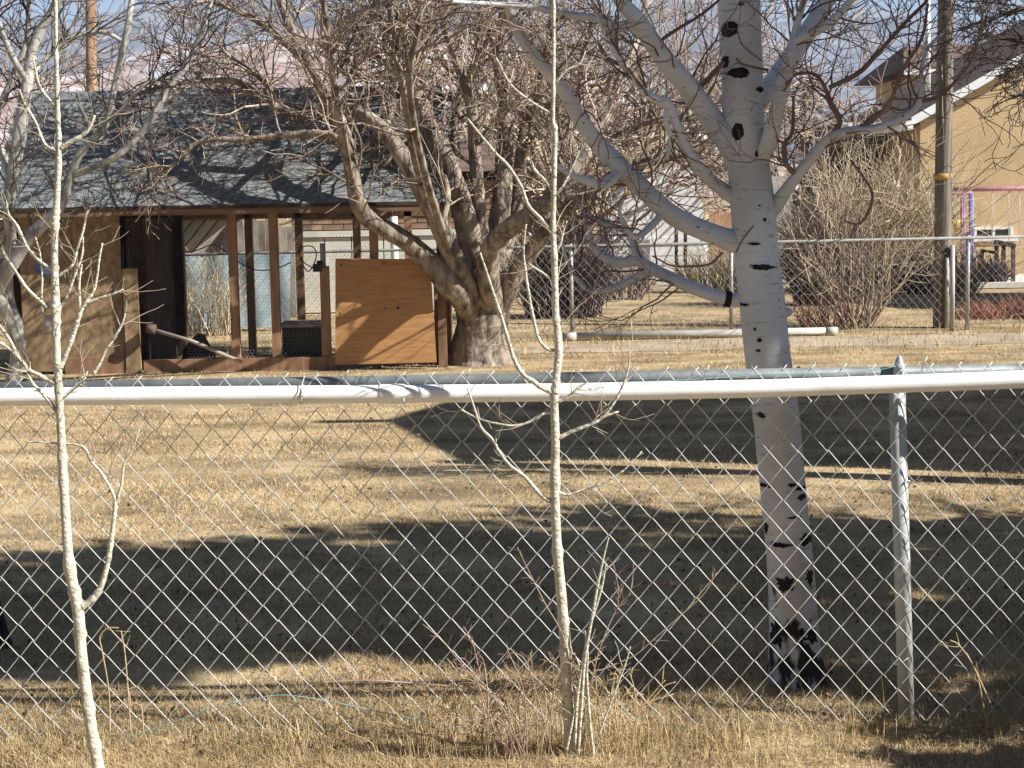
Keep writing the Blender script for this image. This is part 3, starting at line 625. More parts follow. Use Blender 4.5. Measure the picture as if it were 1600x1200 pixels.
# knots and scars: ragged black patches seated on the bark
def scar(px, py, w, h, rag=.25, seed=0):
    c = at(px, py, YB); i = int(np.argmin(np.abs(TP[:, 2] - c.z))); ctr = TP[i]; r = TR[i]
    rg = np.random.default_rng(int(px * 7 + py)); n = 34; V = []; s = mpp(YB)
    offs = 1 + rag * .8 * (rg.normal(size=n) + np.roll(rg.normal(size=n), 1)) * .6; offs = np.clip(.8 * offs + .1 * (np.roll(offs, 1) + np.roll(offs, -1)), .45, 1.35) * (1 + min(.5 * rag, .15) * rg.normal(size=n)) * .92
    for ring, lift in ((0, .0042), (.55, .0042), (.9, .003), (1.05, -.003)):
        for k in range(n):
            a = 2 * math.pi * k / n; rr = offs[k] if ring > .3 else 1
            dx = math.cos(a) * w / 2 * s * ring * rr; dz = math.sin(a) * h / 2 * s * ring * rr
            x = c.x + dx; z = c.z + dz
            u = max(-.97, min(.97, (x - ctr[0]) / (r * 1.0))); j = int(np.argmin(np.abs(TP[:, 2] - z)))
            u = max(-.97, min(.97, (x - TP[j][0]) / TR[j])); rr2 = TR[j] + lift
            V.append((TP[j][0] + u * rr2, ctr[1] - math.sqrt(1 - u * u) * rr2, z))
    Q = [(q * n + k, q * n + (k + 1) % n, (q + 1) * n + (k + 1) % n, (q + 1) * n + k) for q in range(3) for k in range(n)]
    b = MB(); b.add(V, Q); b.build('bark_scar', M['scar'], birch)
for a in ((1137, 48, 27, 26, .09), (1131, 98, 11, 20, .09), (1151, 116, 38, 18, .12), (1184, 141, 13, 9), (1149, 207, 19, 30, .08), (1153, 10, 9, 7), (1180, 241, 13, 9, .3), (1187, 416, 40, 9, .3), (1174, 380, 18, 5, .4), (1190, 343, 6, 6), (1182, 529, 8, 7), (1180, 545, 7, 5), (1175, 512, 4, 5), (1158, 475, 20, 4, .3), (1138, 468, 12, 22, .1),
          (1187, 645, 15, 11), (1232, 752, 16, 7), (1246, 758, 18, 7), (1193, 755, 20, 7, .35), (1248, 772, 16, 9), (1237, 802, 26, 4, .4), (1256, 838, 22, 18, .3), (1215, 845, 34, 9, .4), (1195, 822, 8, 18, .4), (1222, 905, 30, 26, .4), (1260, 895, 12, 26, .4), (1210, 985, 18, 40, .4), (1262, 985, 22, 30, .4), (1245, 980, 24, 14, .4)):
    if a[0] == 1138: continue
    scar(*a)
P, R = smooth_path([(1142, 468, 12.2), (1132, 466.5, 12.2)], YB, 3); b = MB(); b.tube(P, R, 14, lump=.03); b.build('bark_scar', M['scar'], birch)
P, R = smooth_path([(1225, 490, 8), (1232, 486, 7), (1235, 482, 4)], YB - .02, 3); b = MB(); b.tube(P, R, 9, lump=.08); b.build('burl', M['birchlimb'], birch)
P, R = smooth_path([(1240, 588, 4), (1247, 578, 4.5), (1251, 574, 3)], YB, 3); b = MB(); b.tube(P, R, 8, lump=.08); b.build('stub', M['scar'], birch)

# ------------------------------------------------------------------ big multi-stemmed tree
YT = 16.6
bt = gnd(752, 565); big = thing('old_tree', 'big many stemmed bare tree with furrowed trunk beside the coop', 'tree', bt)
b = MB(); P, R = smooth_path([(752, 574, 60), (752, 556, 49), (752, 522, 41), (755, 490, 40), (758, 462, 38), (762, 440, 26)], YT, 10); b.tube(P, R, 36, lump=.06); b.build('trunk', M['oldbark'], big)
tl = [
 [(745, 500, 26), (725, 468, 24, -.25), (700, 440, 22, -.48), (650, 388, 18, -.58), (610, 362, 17, -.68), (572, 338, 15, -.80), (557, 308, 14, -.88), (550, 270, 13, -.88), (540, 220, 12.5, -.88), (520, 165, 11.5, -.9), (492, 112, 10, -.8), (462, 60, 8, -.7), (438, 0, 7, -.6), (420, -80, 5), (400, -200, 3)],
 [(750, 490, 24), (732, 450, 21, -.3), (712, 410, 18, -.5), (690, 360, 17, -.62), (665, 310, 17, -.78), (640, 262, 16, -.85), (600, 205, 13, -.8), (565, 178, 11, -.7), (530, 168, 9, -.5), (480, 182, 8.5, -.5), (435, 168, 8, -.5), (400, 147, 7.5, -.5), (370, 128, 6, -.5), (330, 126, 5, -.4), (270, 132, 4, -.4), (200, 150, 2.5, -.4)],
 [(755, 480, 26), (738, 390, 23, -.2), (718, 310, 20, -.4), (692, 240, 18, -.4), (667, 190, 17, -.3), (650, 140, 15, -.2), (640, 90, 13.5), (620, 40, 11.5), (608, -20, 9), (590, -150, 6), (560, -300, 3)],
 [(758, 460, 20), (752, 370, 15, -.2), (746, 300, 13, -.2), (742, 230, 11, -.2), (735, 160, 10, -.2), (712, 90, 8, -.3), (690, 20, 7, -.3), (680, -100, 4)],
 [(765, 470, 26), (774, 390, 21, .2), (783, 320, 18, .2), (788, 250, 16, .3), (790, 180, 13, .3), (780, 100, 10, .3), (786, 20, 8, .2), (790, -120, 5)],
 [(770, 485, 24, -.1), (762, 430, 20, -.4), (768, 385, 18, -.65), (804, 350, 17, -.95), (850, 322, 16, -1.15), (888, 282, 14, -1.25), (908, 250, 13, -1.2), (930, 208, 11, -1.0), (955, 160, 9, -.6), (985, 90, 7, -.2), (1010, 0, 5, .3), (1020, -120, 3, .3)],
 [(775, 490, 22), (800, 440, 17, -.2), (830, 392, 15, -.3), (872, 342, 13, -.4), (930, 292, 12, -.5), (990, 262, 11.5, -.5), (1045, 243, 10.5, -.5), (1090, 232, 9, -.5), (1130, 205, 6, -.5), (1190, 150, 4, -.4)],
 [(765, 450, 16), (800, 350, 13, .5), (812, 270, 12, .6), (820, 200, 10, .6), (845, 120, 8, .6), (860, 40, 6, .6), (868, -80, 4, .6)],
 [(762, 440, 18), (725, 330, 14, .5), (705, 240, 12, .6), (715, 160, 10, .6), (745, 90, 8, .6), (752, 0, 6, .6), (760, -120, 4, .5)],
]
tl += [  # forward limbs added to throw shade on the strand board and roof
 [(557, 308, 8, -1.15), (540, 240, 8, -1.6), (525, 160, 7.5, -2.0), (515, 70, 7, -2.3), (500, -40, 6, -2.6), (490, -180, 4, -2.9)],
 [(665, 310, 9, -1.0), (645, 230, 8.5, -1.5), (632, 150, 8, -1.9), (615, 60, 7, -2.2), (605, -60, 6, -2.5), (590, -220, 4, -2.8)],
 [(705, 400, 9, -.6), (672, 300, 8, -1.3), (650, 210, 7.5, -1.8), (640, 120, 7, -2.3), (655, 30, 6, -2.6), (660, -100, 4, -2.9)],
]
ts = [
 [(540, 222, 6, -1.0), (500, 208, 6, -1.0), (440, 212, 5.5, -.95), (380, 218, 4.5, -.95), (330, 218, 4, -.95), (300, 228, 3.5, -.95), (275, 255, 3, -.95), (240, 275, 2, -.95)],
 [(492, 112, 6, -.8), (460, 80, 6, -.3), (420, 45, 5.5, -.35), (385, 22, 5, -.4), (340, 5, 4.5, -.4), (290, -20, 3.5, -.4)],
 [(440, 165, 4, -.5), (420, 135, 3.5, -.5), (390, 110, 3.5, -.5), (350, 80, 3, -.5), (330, 40, 2, -.5)],
 [(520, 165, 5, -.9), (545, 130, 5, -.3), (560, 80, 4.5, -.3), (580, 30, 4, -.3), (585, -40, 3, -.3)],
 [(650, 140, 6, .1), (620, 110, 6, 0), (590, 90, 5, 0), (560, 60, 4, 0), (540, 10, 3, 0)],
 [(640, 95, 6, 0), (665, 60, 6, .1), (680, 20, 5, .2), (690, -30, 4, .2)],
 [(742, 230, 5, -.2), (775, 190, 5.5, -.2), (800, 165, 5, -.2), (840, 158, 4.5, -.1), (870, 170, 3, -.1)],
 [(905, 252, 6, .2), (960, 215, 5.5, .1), (1020, 190, 5, 0), (1080, 185, 4, 0), (1120, 160, 3, 0)],
 [(880, 295, 6, .2), (870, 230, 6, .3), (900, 160, 5, .4), (910, 90, 4, .4), (930, 20, 3, .4)],
 [(600, 205, 5, -.8), (615, 160, 5, -.2), (610, 100, 4, -.2), (625, 50, 3, -.2)],
 [(690, 360, 5, -.9), (700, 300, 4.5, -.7), (680, 250, 4, -.3), (640, 215, 3.5, -.4), (600, 260, 2.5, -.5)],
]
tw = MB(); G_t = dict(seg=.12, wig=.17, up=.045, kids=(3, 4), fwd=.8)
ALLT = []
for L_ in tl:
    P, R = smooth_path(L_, YT, 10); R = R * (.86 if L_[0][2] > 10 else .72); b = MB(); b.tube(P, R, 20, lump=.06); b.build('limb', M['oldbark'], big)
    sprout(tw, P, R, 20, (.5, 1.4), .013, 2, G_t, lo=.35, rmin=.0042)
for L_ in ts:
    P, R = smooth_path(L_, YT, 5); b = MB(); b.tube(P, R, 9, lump=.04); b.build('branch', M['oldbark'], big)
    sprout(tw, P, R, 15, (.4, 1.1), .011, 2, G_t, lo=.15, rmin=.0042)
tw.build('twigs', M['oldtwig'], big, kind='stuff')

# ------------------------------------------------------------------ left aspen clump
YA = 15.3
asp = thing('aspen_tree', 'grey aspen clump leaning over the left end of the coop roof', 'tree', gnd(22, 590))
al = [
 [(20, 598, 13), (27, 560, 12), (30, 535, 12), (24, 500, 10), (14, 470, 9), (12, 430, 8), (18, 380, 8), (14, 330, 9), (18, 290, 11), (26, 240, 11), (36, 175, 10.5), (44, 120, 9.5), (52, 75, 9), (68, 40, 8), (88, 5, 7), (105, -60, 5)],
 [(30, 545, 8, -.1), (5, 480, 11, -.2), (-4, 455, 11, -.2), (22, 410, 10, -.3), (45, 372, 11, -.3), (72, 346, 9.5, -.3), (96, 320, 8, -.3), (110, 275, 7, -.3), (128, 236, 6.5, -.3), (165, 195, 6, -.3), (178, 140, 5.5, -.3), (190, 90, 6, -.3), (200, 40, 5.5, -.3), (208, -20, 4, -.3)],
 [(110, 275, 5, -.3), (175, 248, 5, -.4), (215, 215, 5.5, -.4), (240, 180, 6, -.4), (262, 140, 6, -.4), (290, 104, 5.5, -.4), (312, 60, 4.5, -.4), (328, 8, 4, -.4), (340, -60, 3, -.4)],
 [(18, 290, 6), (8, 250, 6, .2), (-10, 200, 6, .2), (20, 120, 5, .2), (42, 60, 4, .2), (45, -20, 3, .2)],
 [(45, 120, 4), (75, 90, 4, .1), (110, 60, 4, .1), (160, 50, 3.5, .1), (200, 70, 3, .1)],
 [(44, 130, 5), (20, 90, 5, -.2), (0, 40, 4, -.2), (-20, -20, 3, -.2)],
 [(165, 195, 3, -.3), (190, 170, 3.2, -.35), (230, 130, 3, -.4), (280, 120, 2.5, -.4)],
]
tw = MB(); G_a = dict(seg=.09, wig=.2, up=.02, kids=(2, 3), fwd=.75)
for L_ in al:
    P, R = smooth_path(L_, YA, 6); b = MB(); b.tube(P, R, 10, lump=.04); b.build('stem', M['aspenbark'], asp)
    sprout(tw, P, R, 16, (.3, .95), .009, 2, G_a, lo=.3, rmin=.0032)
tw.build('twigs', M['darktwig'], asp, kind='stuff')
# blackened trunk foot at the left frame edge
q = gnd(-12, 1010)
bs = thing('dark_tree', 'blackened bare trunk foot at the left edge of the lawn', 'tree', q)
b = MB(); P, R = smooth_path([(-8, 1022, 32), (-10, 1000, 26), (-14, 970, 21), (-22, 930, 18), (-60, 820, 17), (-120, 600, 16), (-170, 300, 15), (-200, 0, 13), (-230, -400, 8)], q.y, 5); b.tube(P, R, 14, lump=.05); b.build('trunk', M['scar'], bs)
tw = MB(); sprout(tw, P, R, 10, (.4, .8), .006, 2, G_a, lo=.75, rmin=.0022); tw.build('twigs', M['darktwig'], bs, kind='stuff')

# branches reaching in at upper right, from a tree out of frame
YD = 9.0; dt = thing('dark_tree', 'dark twiggy tree reaching in at the upper right corner', 'tree', (at(1960, 300, YD).x, YD, 0))
tw = MB(); b = MB(); P, R = smooth_path([(1960, 790, 40), (1960, 500, 34), (1945, 200, 28), (1930, -200, 18)], YD, 6); b.tube(P, R, 12, lump=.03); b.build('trunk', M['oldbark'], dt)
for L_ in ([(1945, 200, 10), (1800, 120, 8), (1700, 90, 6), (1630, 70, 4), (1580, 62, 3), (1530, 55, 2)], [(1940, 50, 10), (1800, 0, 8), (1700, -10, 6), (1610, 10, 4), (1560, 25, 3), (1500, 45, 2)], [(1945, 250, 8), (1800, 190, 6), (1700, 130, 5), (1620, 105, 3.4), (1570, 110, 2)], [(1940, 260, 7), (1800, 220, 5), (1700, 190, 4), (1630, 150, 3), (1580, 150, 2)], [(1940, 0, 9), (1800, -60, 7), (1680, -50, 5), (1600, -20, 3.5), (1540, 0, 2.4)]):
    P, R = smooth_path(L_, YD, 6); b = MB(); b.tube(P, R, 7, lump=.03); b.build('branch', M['darktwig'], dt)
    sprout(tw, P, R, 22, (.15, .5), .006, 2, dict(seg=.05, wig=.28, up=-.01, kids=(2, 2), fwd=.7), lo=.4, rmin=.0025)
tw.build('twigs', M['darktwig'], dt, kind='stuff')

# ------------------------------------------------------------------ saplings on the near side
G_s = dict(seg=.03, wig=.14, up=.05, kids=(1, 1), fwd=.8)
def sapling(name, label, Y, stem, brs, base_px, nspr):
    t = thing(name, label, 'sapling', gnd(*base_px))
    P, R = smooth_path(stem, Y, 7)
    for k in range(2, len(R) - 1):                           # bud rings
        if random.random() < .2: R[k] *= 1.26
    P[0, 2] = min(P[0, 2], -.01)
    b = MB(); b.tube(P, R, 12, lump=.02); b.build('stem', M['sapling'], t)
    tw = MB()
    for L_ in brs:
        p, r = smooth_path(L_, Y, 6); r = r * (1 + .25 * (RNG.random(len(r)) < .2))
        b = MB(); b.tube(p, r, 7, lump=.04); b.build('branch', M['sapling'], t)
        sprout(tw, p, r, 5, (.04, .14), .002, 1, G_s, lo=.3, rmin=.0009)
    sprout(tw, P, R, nspr, (.06, .22), .0022, 1, G_s, lo=.55, rmin=.0009)
    tw.build('twigs', M['saptwig'], t, kind='stuff')
Ys = gnd(158, 1222).y
sapling('left_sapling', 'slim pale forked sapling at the left in front of the fence', Ys,
 [(160, 1230, 11), (152, 1190, 10), (140, 1120, 9.3), (127, 1020, 9), (122, 955, 9.5), (108, 880, 8.2), (101, 780, 7.4), (96, 690, 6.7), (92, 610, 6.3), (88, 530, 6.1), (87, 485, 7.5), (86, 440, 6), (85, 390, 5.6), (86, 350, 6), (89, 310, 5), (92, 230, 4), (90, 170, 3.8), (88, 90, 3), (87, 0, 2.6), (86, -150, 1.8)],
 [[(124, 950, 6), (140, 940, 5.5), (155, 922, 5), (166, 890, 4.3), (173, 850, 4), (180, 790, 3.2), (178, 775, 2.6), (160, 742, 2.4), (142, 720, 2.2), (132, 700, 2), (110, 694, 1.7), (75, 692, 1.4), (40, 690, 1)],
  [(181, 790, 2.4), (190, 755, 2), (194, 725, 1.6), (206, 705, 1.3), (218, 670, 1)],
  [(94, 575, 4.5), (104, 550, 4.2), (112, 530, 4), (120, 505, 3.8), (126, 487, 3.5), (134, 473, 3), (146, 455, 2.4), (152, 430, 2), (155, 405, 1.8), (160, 380, 1.3)],
  [(134, 474, 2.6), (155, 466, 2.2), (175, 460, 1.8), (193, 452, 1.2)],
  [(126, 487, 2.4), (124, 465, 2.2), (124, 440, 2), (128, 413, 1.2)],
  [(90, 432, 3), (103, 423, 2.6), (114, 412, 2.3), (121, 388, 2), (130, 360, 1.8), (135, 335, 1.6), (139, 330, 1)],
  [(92, 485, 2.5), (105, 463, 2.2), (115, 435, 2), (128, 400, 1.6), (130, 370, 1)],
  [(82, 422, 3), (62, 408, 2.7), (45, 390, 2.4), (35, 370, 2.2), (25, 350, 2), (14, 335, 1.5), (10, 315, 1)],
  [(82, 486, 3), (60, 468, 2.8), (40, 448, 2.5), (25, 425, 2.2), (8, 400, 1.6), (3, 385, 1)],
  [(88, 600, 4), (65, 588, 3.6), (45, 578, 3.4), (30, 560, 3), (15, 545, 2.6), (-10, 530, 2)],
  [(30, 562, 2.8), (20, 540, 2.5), (8, 520, 2.2), (-8, 500, 1.5)],
  [(90, 645, 3.4), (75, 625, 3), (62, 610, 2.8), (52, 600, 2.4), (40, 578, 2.2), (28, 565, 2), (18, 545, 1)],
  [(94, 625, 3), (110, 612, 2.6), (125, 600, 2.2), (134, 590, 2)],
  [(145, 585, 3, -.1), (155, 570, 2.6, -.1), (165, 548, 2.6, -.1), (178, 528, 2.4, -.1), (190, 508, 2, -.1), (196, 490, 1, -.1)],
  [(70, 500, 2), (65, 470, 1.8), (66, 430, 1.6), (62, 395, 1.4), (55, 370, 1)],
  [(88, 235, 3), (70, 225, 2.4), (55, 190, 2.2), (40, 165, 2), (30, 140, 1.4)],
  [(94, 232, 4), (110, 222, 3.6), (128, 212, 3), (140, 200, 2.4), (148, 180, 1.8)],
  [(90, 170, 2.6), (72, 150, 2.4), (60, 130, 2), (52, 90, 1.4)]], (152, 1190), 12)
Yc = gnd(893, 1178).y
sapling('center_sapling', 'straight pale sapling standing mid frame before the fence', Yc,
 [(895, 1185, 15), (892, 1150, 11.5), (889, 1110, 9.6), (885, 1060, 9.2), (883, 1000, 9), (877, 930, 8.4), (870, 850, 7.6), (867, 760, 7), (868, 690, 6.6), (866, 630, 6.6), (869, 590, 6.2), (873, 545, 6.6), (869, 500, 5.4), (868, 480, 5.6), (866, 400, 4.8), (864, 360, 4.4), (865, 310, 4.2), (867, 205, 4), (864, 190, 3.2), (865, 100, 3), (865, 0, 2.6), (865, -150, 1.8)],
 [[(872, 685, 3.6), (890, 676, 3.2), (910, 668, 3), (930, 660, 2.6), (942, 652, 2.4), (958, 646, 2), (967, 643, 1.4)],
  [(940, 654, 2.2), (952, 640, 2.2), (965, 620, 2), (975, 598, 1.8), (982, 575, 1.6), (984, 555, 1)],
  [(864, 614, 4), (845, 605, 4, -.02), (832, 595, 4, -.02), (822, 590, 3.8, -.02), (812, 578, 3.8), (805, 565, 3.4), (800, 552, 3.4), (792, 525, 3), (785, 500, 2.6), (775, 470, 2.2), (762, 430, 1.8), (750, 395, 1.4)],
  [(872, 628, 2.6), (888, 620, 2.3), (898, 612, 2), (908, 604, 1.6), (918, 598, 1.2)],
  [(864, 785, 4), (850, 778, 3.6), (838, 766, 3.4), (820, 745, 3), (800, 730, 2.6), (790, 720, 2.4), (778, 702, 2.3), (768, 685, 2.2), (752, 668, 2), (742, 640, 1.8), (730, 605, 1.4)],
  [(866, 765, 2.6), (880, 772, 2.4), (892, 772, 2.3), (910, 766, 2), (935, 758, 1.8), (960, 745, 1.6), (980, 730, 1.3), (1003, 705, 1)],
  [(864, 644, 3), (850, 646, 2.6), (835, 655, 2.4), (820, 662, 2), (800, 665, 1.8), (778, 662, 1.6), (750, 655, 1.4), (720, 640, 1)],
  [(870, 548, 3), (855, 545, 2.8), (842, 530, 2.7), (835, 505, 2.6), (828, 470, 2.4), (822, 430, 2), (818, 390, 1.8), (822, 350, 1.3)],
  [(866, 440, 2.2), (850, 428, 2), (838, 420, 1.8), (826, 412, 1)],
  [(866, 400, 2.2), (876, 380, 2), (880, 362, 1.6), (886, 345, 1)],
  [(864, 365, 3), (845, 342, 3), (825, 320, 2.8), (815, 292, 2.6), (795, 260, 2.4), (775, 240, 2.2), (750, 210, 2), (730, 185, 1.8)],
  [(864, 300, 2), (850, 280, 1.8), (835, 265, 1.6), (830, 245, 1)],
  [(866, 180, 1.9), (840, 165, 1.8), (815, 148, 1.8), (795, 128, 1.6), (775, 90, 1.2)],
  [(868, 130, 2), (885, 110, 1.8), (905, 100, 1.4), (915, 80, 1)],
  [(868, 305, 2), (880, 290, 1.8), (895, 260, 1.6), (905, 235, 1)]], (893, 1178), 16)
# small sucker stems and thorny canes round the sapling foot
def weed(name, label, lines, m, Y, cat='weed', twigs=6, L=(.03, .1)):
    t = thing(name, label, cat, gnd(lines[0][0][0], min(1215, lines[0][0][1])))
    tw = MB()
    for k, L_ in enumerate(lines):
        p, r = smooth_path(L_, Y, 6); b = MB(); b.tube(p, r, 5); b.build('stem', m, t)
        sprout(tw, p, r, twigs, L, .0014, 0, G_s, lo=.2, rmin=.0007)
    tw.build('twigs', m, t, kind='stuff'); return t
weed('sucker_shoots', 'pale suckers rising beside the straight sapling foot', [
 [(903, 1180, 3.4), (908, 1110, 3), (914, 1030, 3), (926, 960, 2.6), (936, 905, 2.2), (944, 868, 1.6), (951, 840, 1)],
 [(898, 1170, 3), (902, 1090, 2.8), (910, 1040, 2.6), (922, 980, 2.2), (940, 920, 1.8), (947, 880, 1)],
 [(930, 1200, 3), (922, 1130, 3), (917, 1060, 2.6), (918, 1020, 2), (914, 985, 1.4)],
 [(884, 1178, 2.6), (898, 1110, 2.4), (905, 1070, 2.2), (905, 1040, 1.5), (897, 1020, 1)],
 [(935, 1150, 2), (950, 1110, 1.8), (965, 1070, 1.7), (978, 1035, 1.4), (985, 1010, 1)]], M['sapling'], Yc - .03)
weed('thorny_canes', 'thin reddish canes arching from the sapling foot', [
 [(905, 1160, 1.22), (925, 1060, 1.22), (945, 1045, 1.15), (990, 1025, 1.15), (1020, 1000, 1.08), (1065, 960, 1.01), (1098, 930, 0.86), (1120, 895, 0.72)],
 [(905, 1150, 1.15), (885, 1010, 1.08), (850, 940, 1.01), (825, 890, 0.94), (808, 855, 0.72)],
 [(910, 1160, 1.08), (930, 1040, 1.01), (950, 980, 1.01), (968, 945, 0.86), (985, 925, 0.72), (990, 880, 0.58)],
 [(965, 950, 0.86), (966, 920, 0.86), (958, 880, 0.65)],
 [(820, 1180, 1.37), (800, 1110, 1.44), (760, 1078, 1.44), (700, 1072, 1.44), (640, 1067, 1.44), (570, 1063, 1.30), (500, 1066, 0.86)],
 [(825, 1180, 1.15), (810, 1100, 1.08), (830, 1050, 1.01), (828, 1020, 0.72)],
 [(800, 1180, 1.15), (780, 1100, 1.15), (740, 1060, 1.08), (715, 1030, 1.01), (690, 1000, 0.86), (660, 975, 0.65)],
 [(780, 1180, 1.08), (760, 1100, 1.08), (740, 1010, 1.01), (724, 978, 0.65)]], M['redtwig'], Yc - .02, twigs=16, L=(.012, .05))
rnd = random.Random(5)
lines = []
for k in range(84):
    x = rnd.gauss(770, 95) if k < 64 else rnd.uniform(905, 1000); h = rnd.uniform(50, 190); le = rnd.uniform(-70, 70)
    lines.append([(x, 1190, 1.15), (x + le * .3 + rnd.uniform(-9, 9), 1190 - h * .5, 1.1), (x + le * .75 + rnd.uniform(-14, 14), 1190 - h * .8, .9), (x + le * 1.3, 1190 - h * rnd.uniform(.8, 1), .7)])
weed('dead_weeds', 'tangle of dead straw weeds left of the straight sapling', lines, M['tallgrass'], Yc - .01, twigs=5, L=(.02, .07))
lines = []
for k in range(15):
    x = rnd.gauss(800, 55); h = rnd.uniform(70, 210); le = rnd.uniform(-130, 90)
    lines.append([(x, 1188, 1.2), (x + le * .2 + rnd.uniform(-8, 8), 1188 - h * .5, 1.1), (x + le * .6 + rnd.uniform(-10, 10), 1188 - h * .85, .9), (x + le * 1.1, 1188 - h * rnd.uniform(.75, 1), .7)])
weed('bramble', 'tangled reddish brown brambles at the foot of the straight sapling', lines, M['redtwig'], Yc - .04, twigs=9, L=(.012, .06))
weed('bent_grass_stalk', 'bent straw stalks beside the left sapling', [
 [(172, 1150, 1.3), (170, 1080, 1.3), (160, 1020, 1.3), (156, 995, 1.2), (168, 982, 1.2), (185, 981, 1)], [(205, 1150, 1.3), (200, 1080, 1.3), (195, 1020, 1.2), (189, 985, 1)], [(175, 1085, 1), (185, 1086, 1), (200, 1078, 1), (205, 1110, .8)], [(225, 1150, 1), (222, 1110, 1), (220, 1100, .8)]], M['tallgrass'], YN - .05, 'grass', 2)
weed('right_weeds', 'sparse straw weeds at the lower right below the post', [
 [(1560, 1200, 1.6), (1540, 1120, 1.4), (1525, 1050, 1.3), (1500, 1010, 1.3), (1484, 1000, 1)], [(1580, 1200, 1.6), (1560, 1130, 1.4), (1530, 1060, 1.3), (1510, 1020, 1)], [(1470, 1200, 1.4), (1455, 1150, 1.4), (1445, 1120, 1.2), (1442, 1100, 1)],
 [(1210, 1200, 1.3), (1208, 1140, 1.2), (1203, 1110, .9)], [(1240, 1200, 1.3), (1225, 1180, 1.2), (1215, 1150, .9)], [(1240, 1190, 1.2), (1270, 1172, 1.2), (1300, 1170, 1.1), (1305, 1195, .9)], [(1590, 1190, 1.2), (1598, 1130, 1.2), (1590, 1105, .9)], [(1170, 1195, 1.5), (1160, 1165, 1.5), (1120, 1150, 1.3), (1105, 1130, 1)], [(1045, 1190, 1.4), (1048, 1160, 1.3), (1050, 1125, .9)]], M['tallgrass'], YN - .06, 'weeds', 5)

# ------------------------------------------------------------------ right side: house, pole, swing set, hedge, shrubs
YH = 34.0
house = thing('tan_house', 'tan stucco house with white rake board and low window at right', 'house', (at(1437, 300, YH).x, YH, 0))
xa = at(1437, 300, YH).x; pA = at(1424, 187, YH - .35); pB = at(1600, 86, YH - .35)
slope = (pB.z - pA.z) / (pB.x - pA.x); xpk = pA.x + 7.0; zpk = pA.z + slope * 7.0; xe = 2 * xpk - pA.x
def zroof(x): return pA.z + slope * (x - pA.x if x < xpk else xe - x)
b = MB(); D = 9
wv = [(xa, YH, 0), (xe - .4, YH, 0), (xe - .4, YH, zroof(xe - .4) - .12), (xpk, YH, zpk - .12), (xa, YH, zroof(xa) - .12)]
n5 = len(wv); b.add(wv + [(x, y + D, z) for x, y, z in wv], [(0, 5, 9, 4), (1, 2, 7, 6), (0, 1, 6, 5), (2, 3, 8, 7), (3, 4, 9, 8)], [(0, 4, 3), (0, 3, 2), (0, 2, 1), (5, 8, 9), (5, 7, 8), (5, 6, 7)])
b.build('wall', M['stucco'], house, smooth=False)
for x0, x1 in ((pA.x, xpk), (xe, xpk)):
    b = MB(); z0_, z1_ = pA.z, zpk; y0, y1 = YH - .33, YH + D
    b.add([(x0, y0, z0_ + .02), (x1, y0, z1_ + .02), (x1, y1, z1_ + .02), (x0, y1, z0_ + .02), (x0, y0, z0_ - .08), (x1, y0, z1_ - .08), (x1, y1, z1_ - .08), (x0, y1, z0_ - .08)], [(0, 1, 2, 3), (4, 7, 6, 5), (0, 4, 5, 1), (0, 3, 7, 4), (1, 5, 6, 2), (2, 6, 7, 3)])
    b.build('roof', M['brownroof'], house, smooth=False)
    b = MB(); b.add([(x0, y0 - .05, z0_ + .05), (x1, y0 - .05, z1_ + .05), (x1, y0 - .05, z1_ - .13), (x0, y0 - .05, z0_ - .13), (x0, y0 - .005, z0_ + .05), (x1, y0 - .005, z1_ + .05), (x1, y0 - .005, z1_ - .13), (x0, y0 - .005, z0_ - .13)], [(0, 3, 2, 1), (4, 5, 6, 7), (0, 1, 5, 4), (2, 3, 7, 6), (1, 2, 6, 5), (3, 0, 4, 7)])
    b.build('rake_board', M['whitepaint'], house, smooth=False)
b = MB(); b.box((pA.x - .12, YH - .42, pA.z - .2), (pA.x + .02, YH + D, pA.z - .02)); b.build('gutter', M['whitepaint'], house, smooth=False)
# porch wing left of the gable
yw = YH + 3.5; p1_ = at(1306, 202, yw - .5); p2_ = at(1432, 172, yw - .5)
b = MB(); b.box((p1_.x + .4, yw, 0), (xa - .01, yw + 4, p1_.z - .2)); b.build('porch_wall', M['darkwood'], house, smooth=False)
b = MB(); b.box((p1_.x, yw - .55, p1_.z - .05), (xa - .16, yw + 4, p1_.z + .12)); b.build('porch_roof', M['brownroof'], house, smooth=False)
b = MB(); b.box((p1_.x, yw - .6, p1_.z - .10), (xa - .16, yw - .56, p1_.z + .14)); b.build('porch_fascia', M['whitepaint'], house, smooth=False)
w0 = at(1521, 373, YH); w1 = at(1581, 354, YH)
win = MB(); fr = .05
for q in ((w0.x, w0.x + fr), (w1.x - fr, w1.x), ((w0.x + w1.x) / 2 - .03, (w0.x + w1.x) / 2 + .03)): win.box((q[0], YH - .06, w0.z), (q[1], YH + .02, w1.z))
for q in ((w0.z, w0.z + fr), (w1.z - fr, w1.z)): win.box((w0.x + .002, YH - .058, q[0]), (w1.x - .002, YH + .02, q[1]))
wo_ = win.build('window', M['whitepaint'], house, smooth=False)
xm = (w0.x + w1.x) / 2
for a_, c_ in ((w0.x + fr, (w0.x + xm) / 2 - .01), ((w0.x + xm) / 2 + .01, xm - .03), (xm + .03, (xm + w1.x) / 2 - .01), ((xm + w1.x) / 2 + .01, w1.x - fr)):
    b = MB(); b.box((a_, YH - .02, w0.z + fr), (c_, YH - .004, w1.z - fr)); b.build('pane', M['glass'], wo_, smooth=False)
b = MB(); b.box((w0.x - .05, YH - .1, w0.z - .06), (w1.x + .1, YH - .0, w0.z - .002)); b.build('sill', M['whitepaint'], wo_, smooth=False)
q = at(1450, 152, YH - .1); q2 = at(1449, -30, YH - .1)
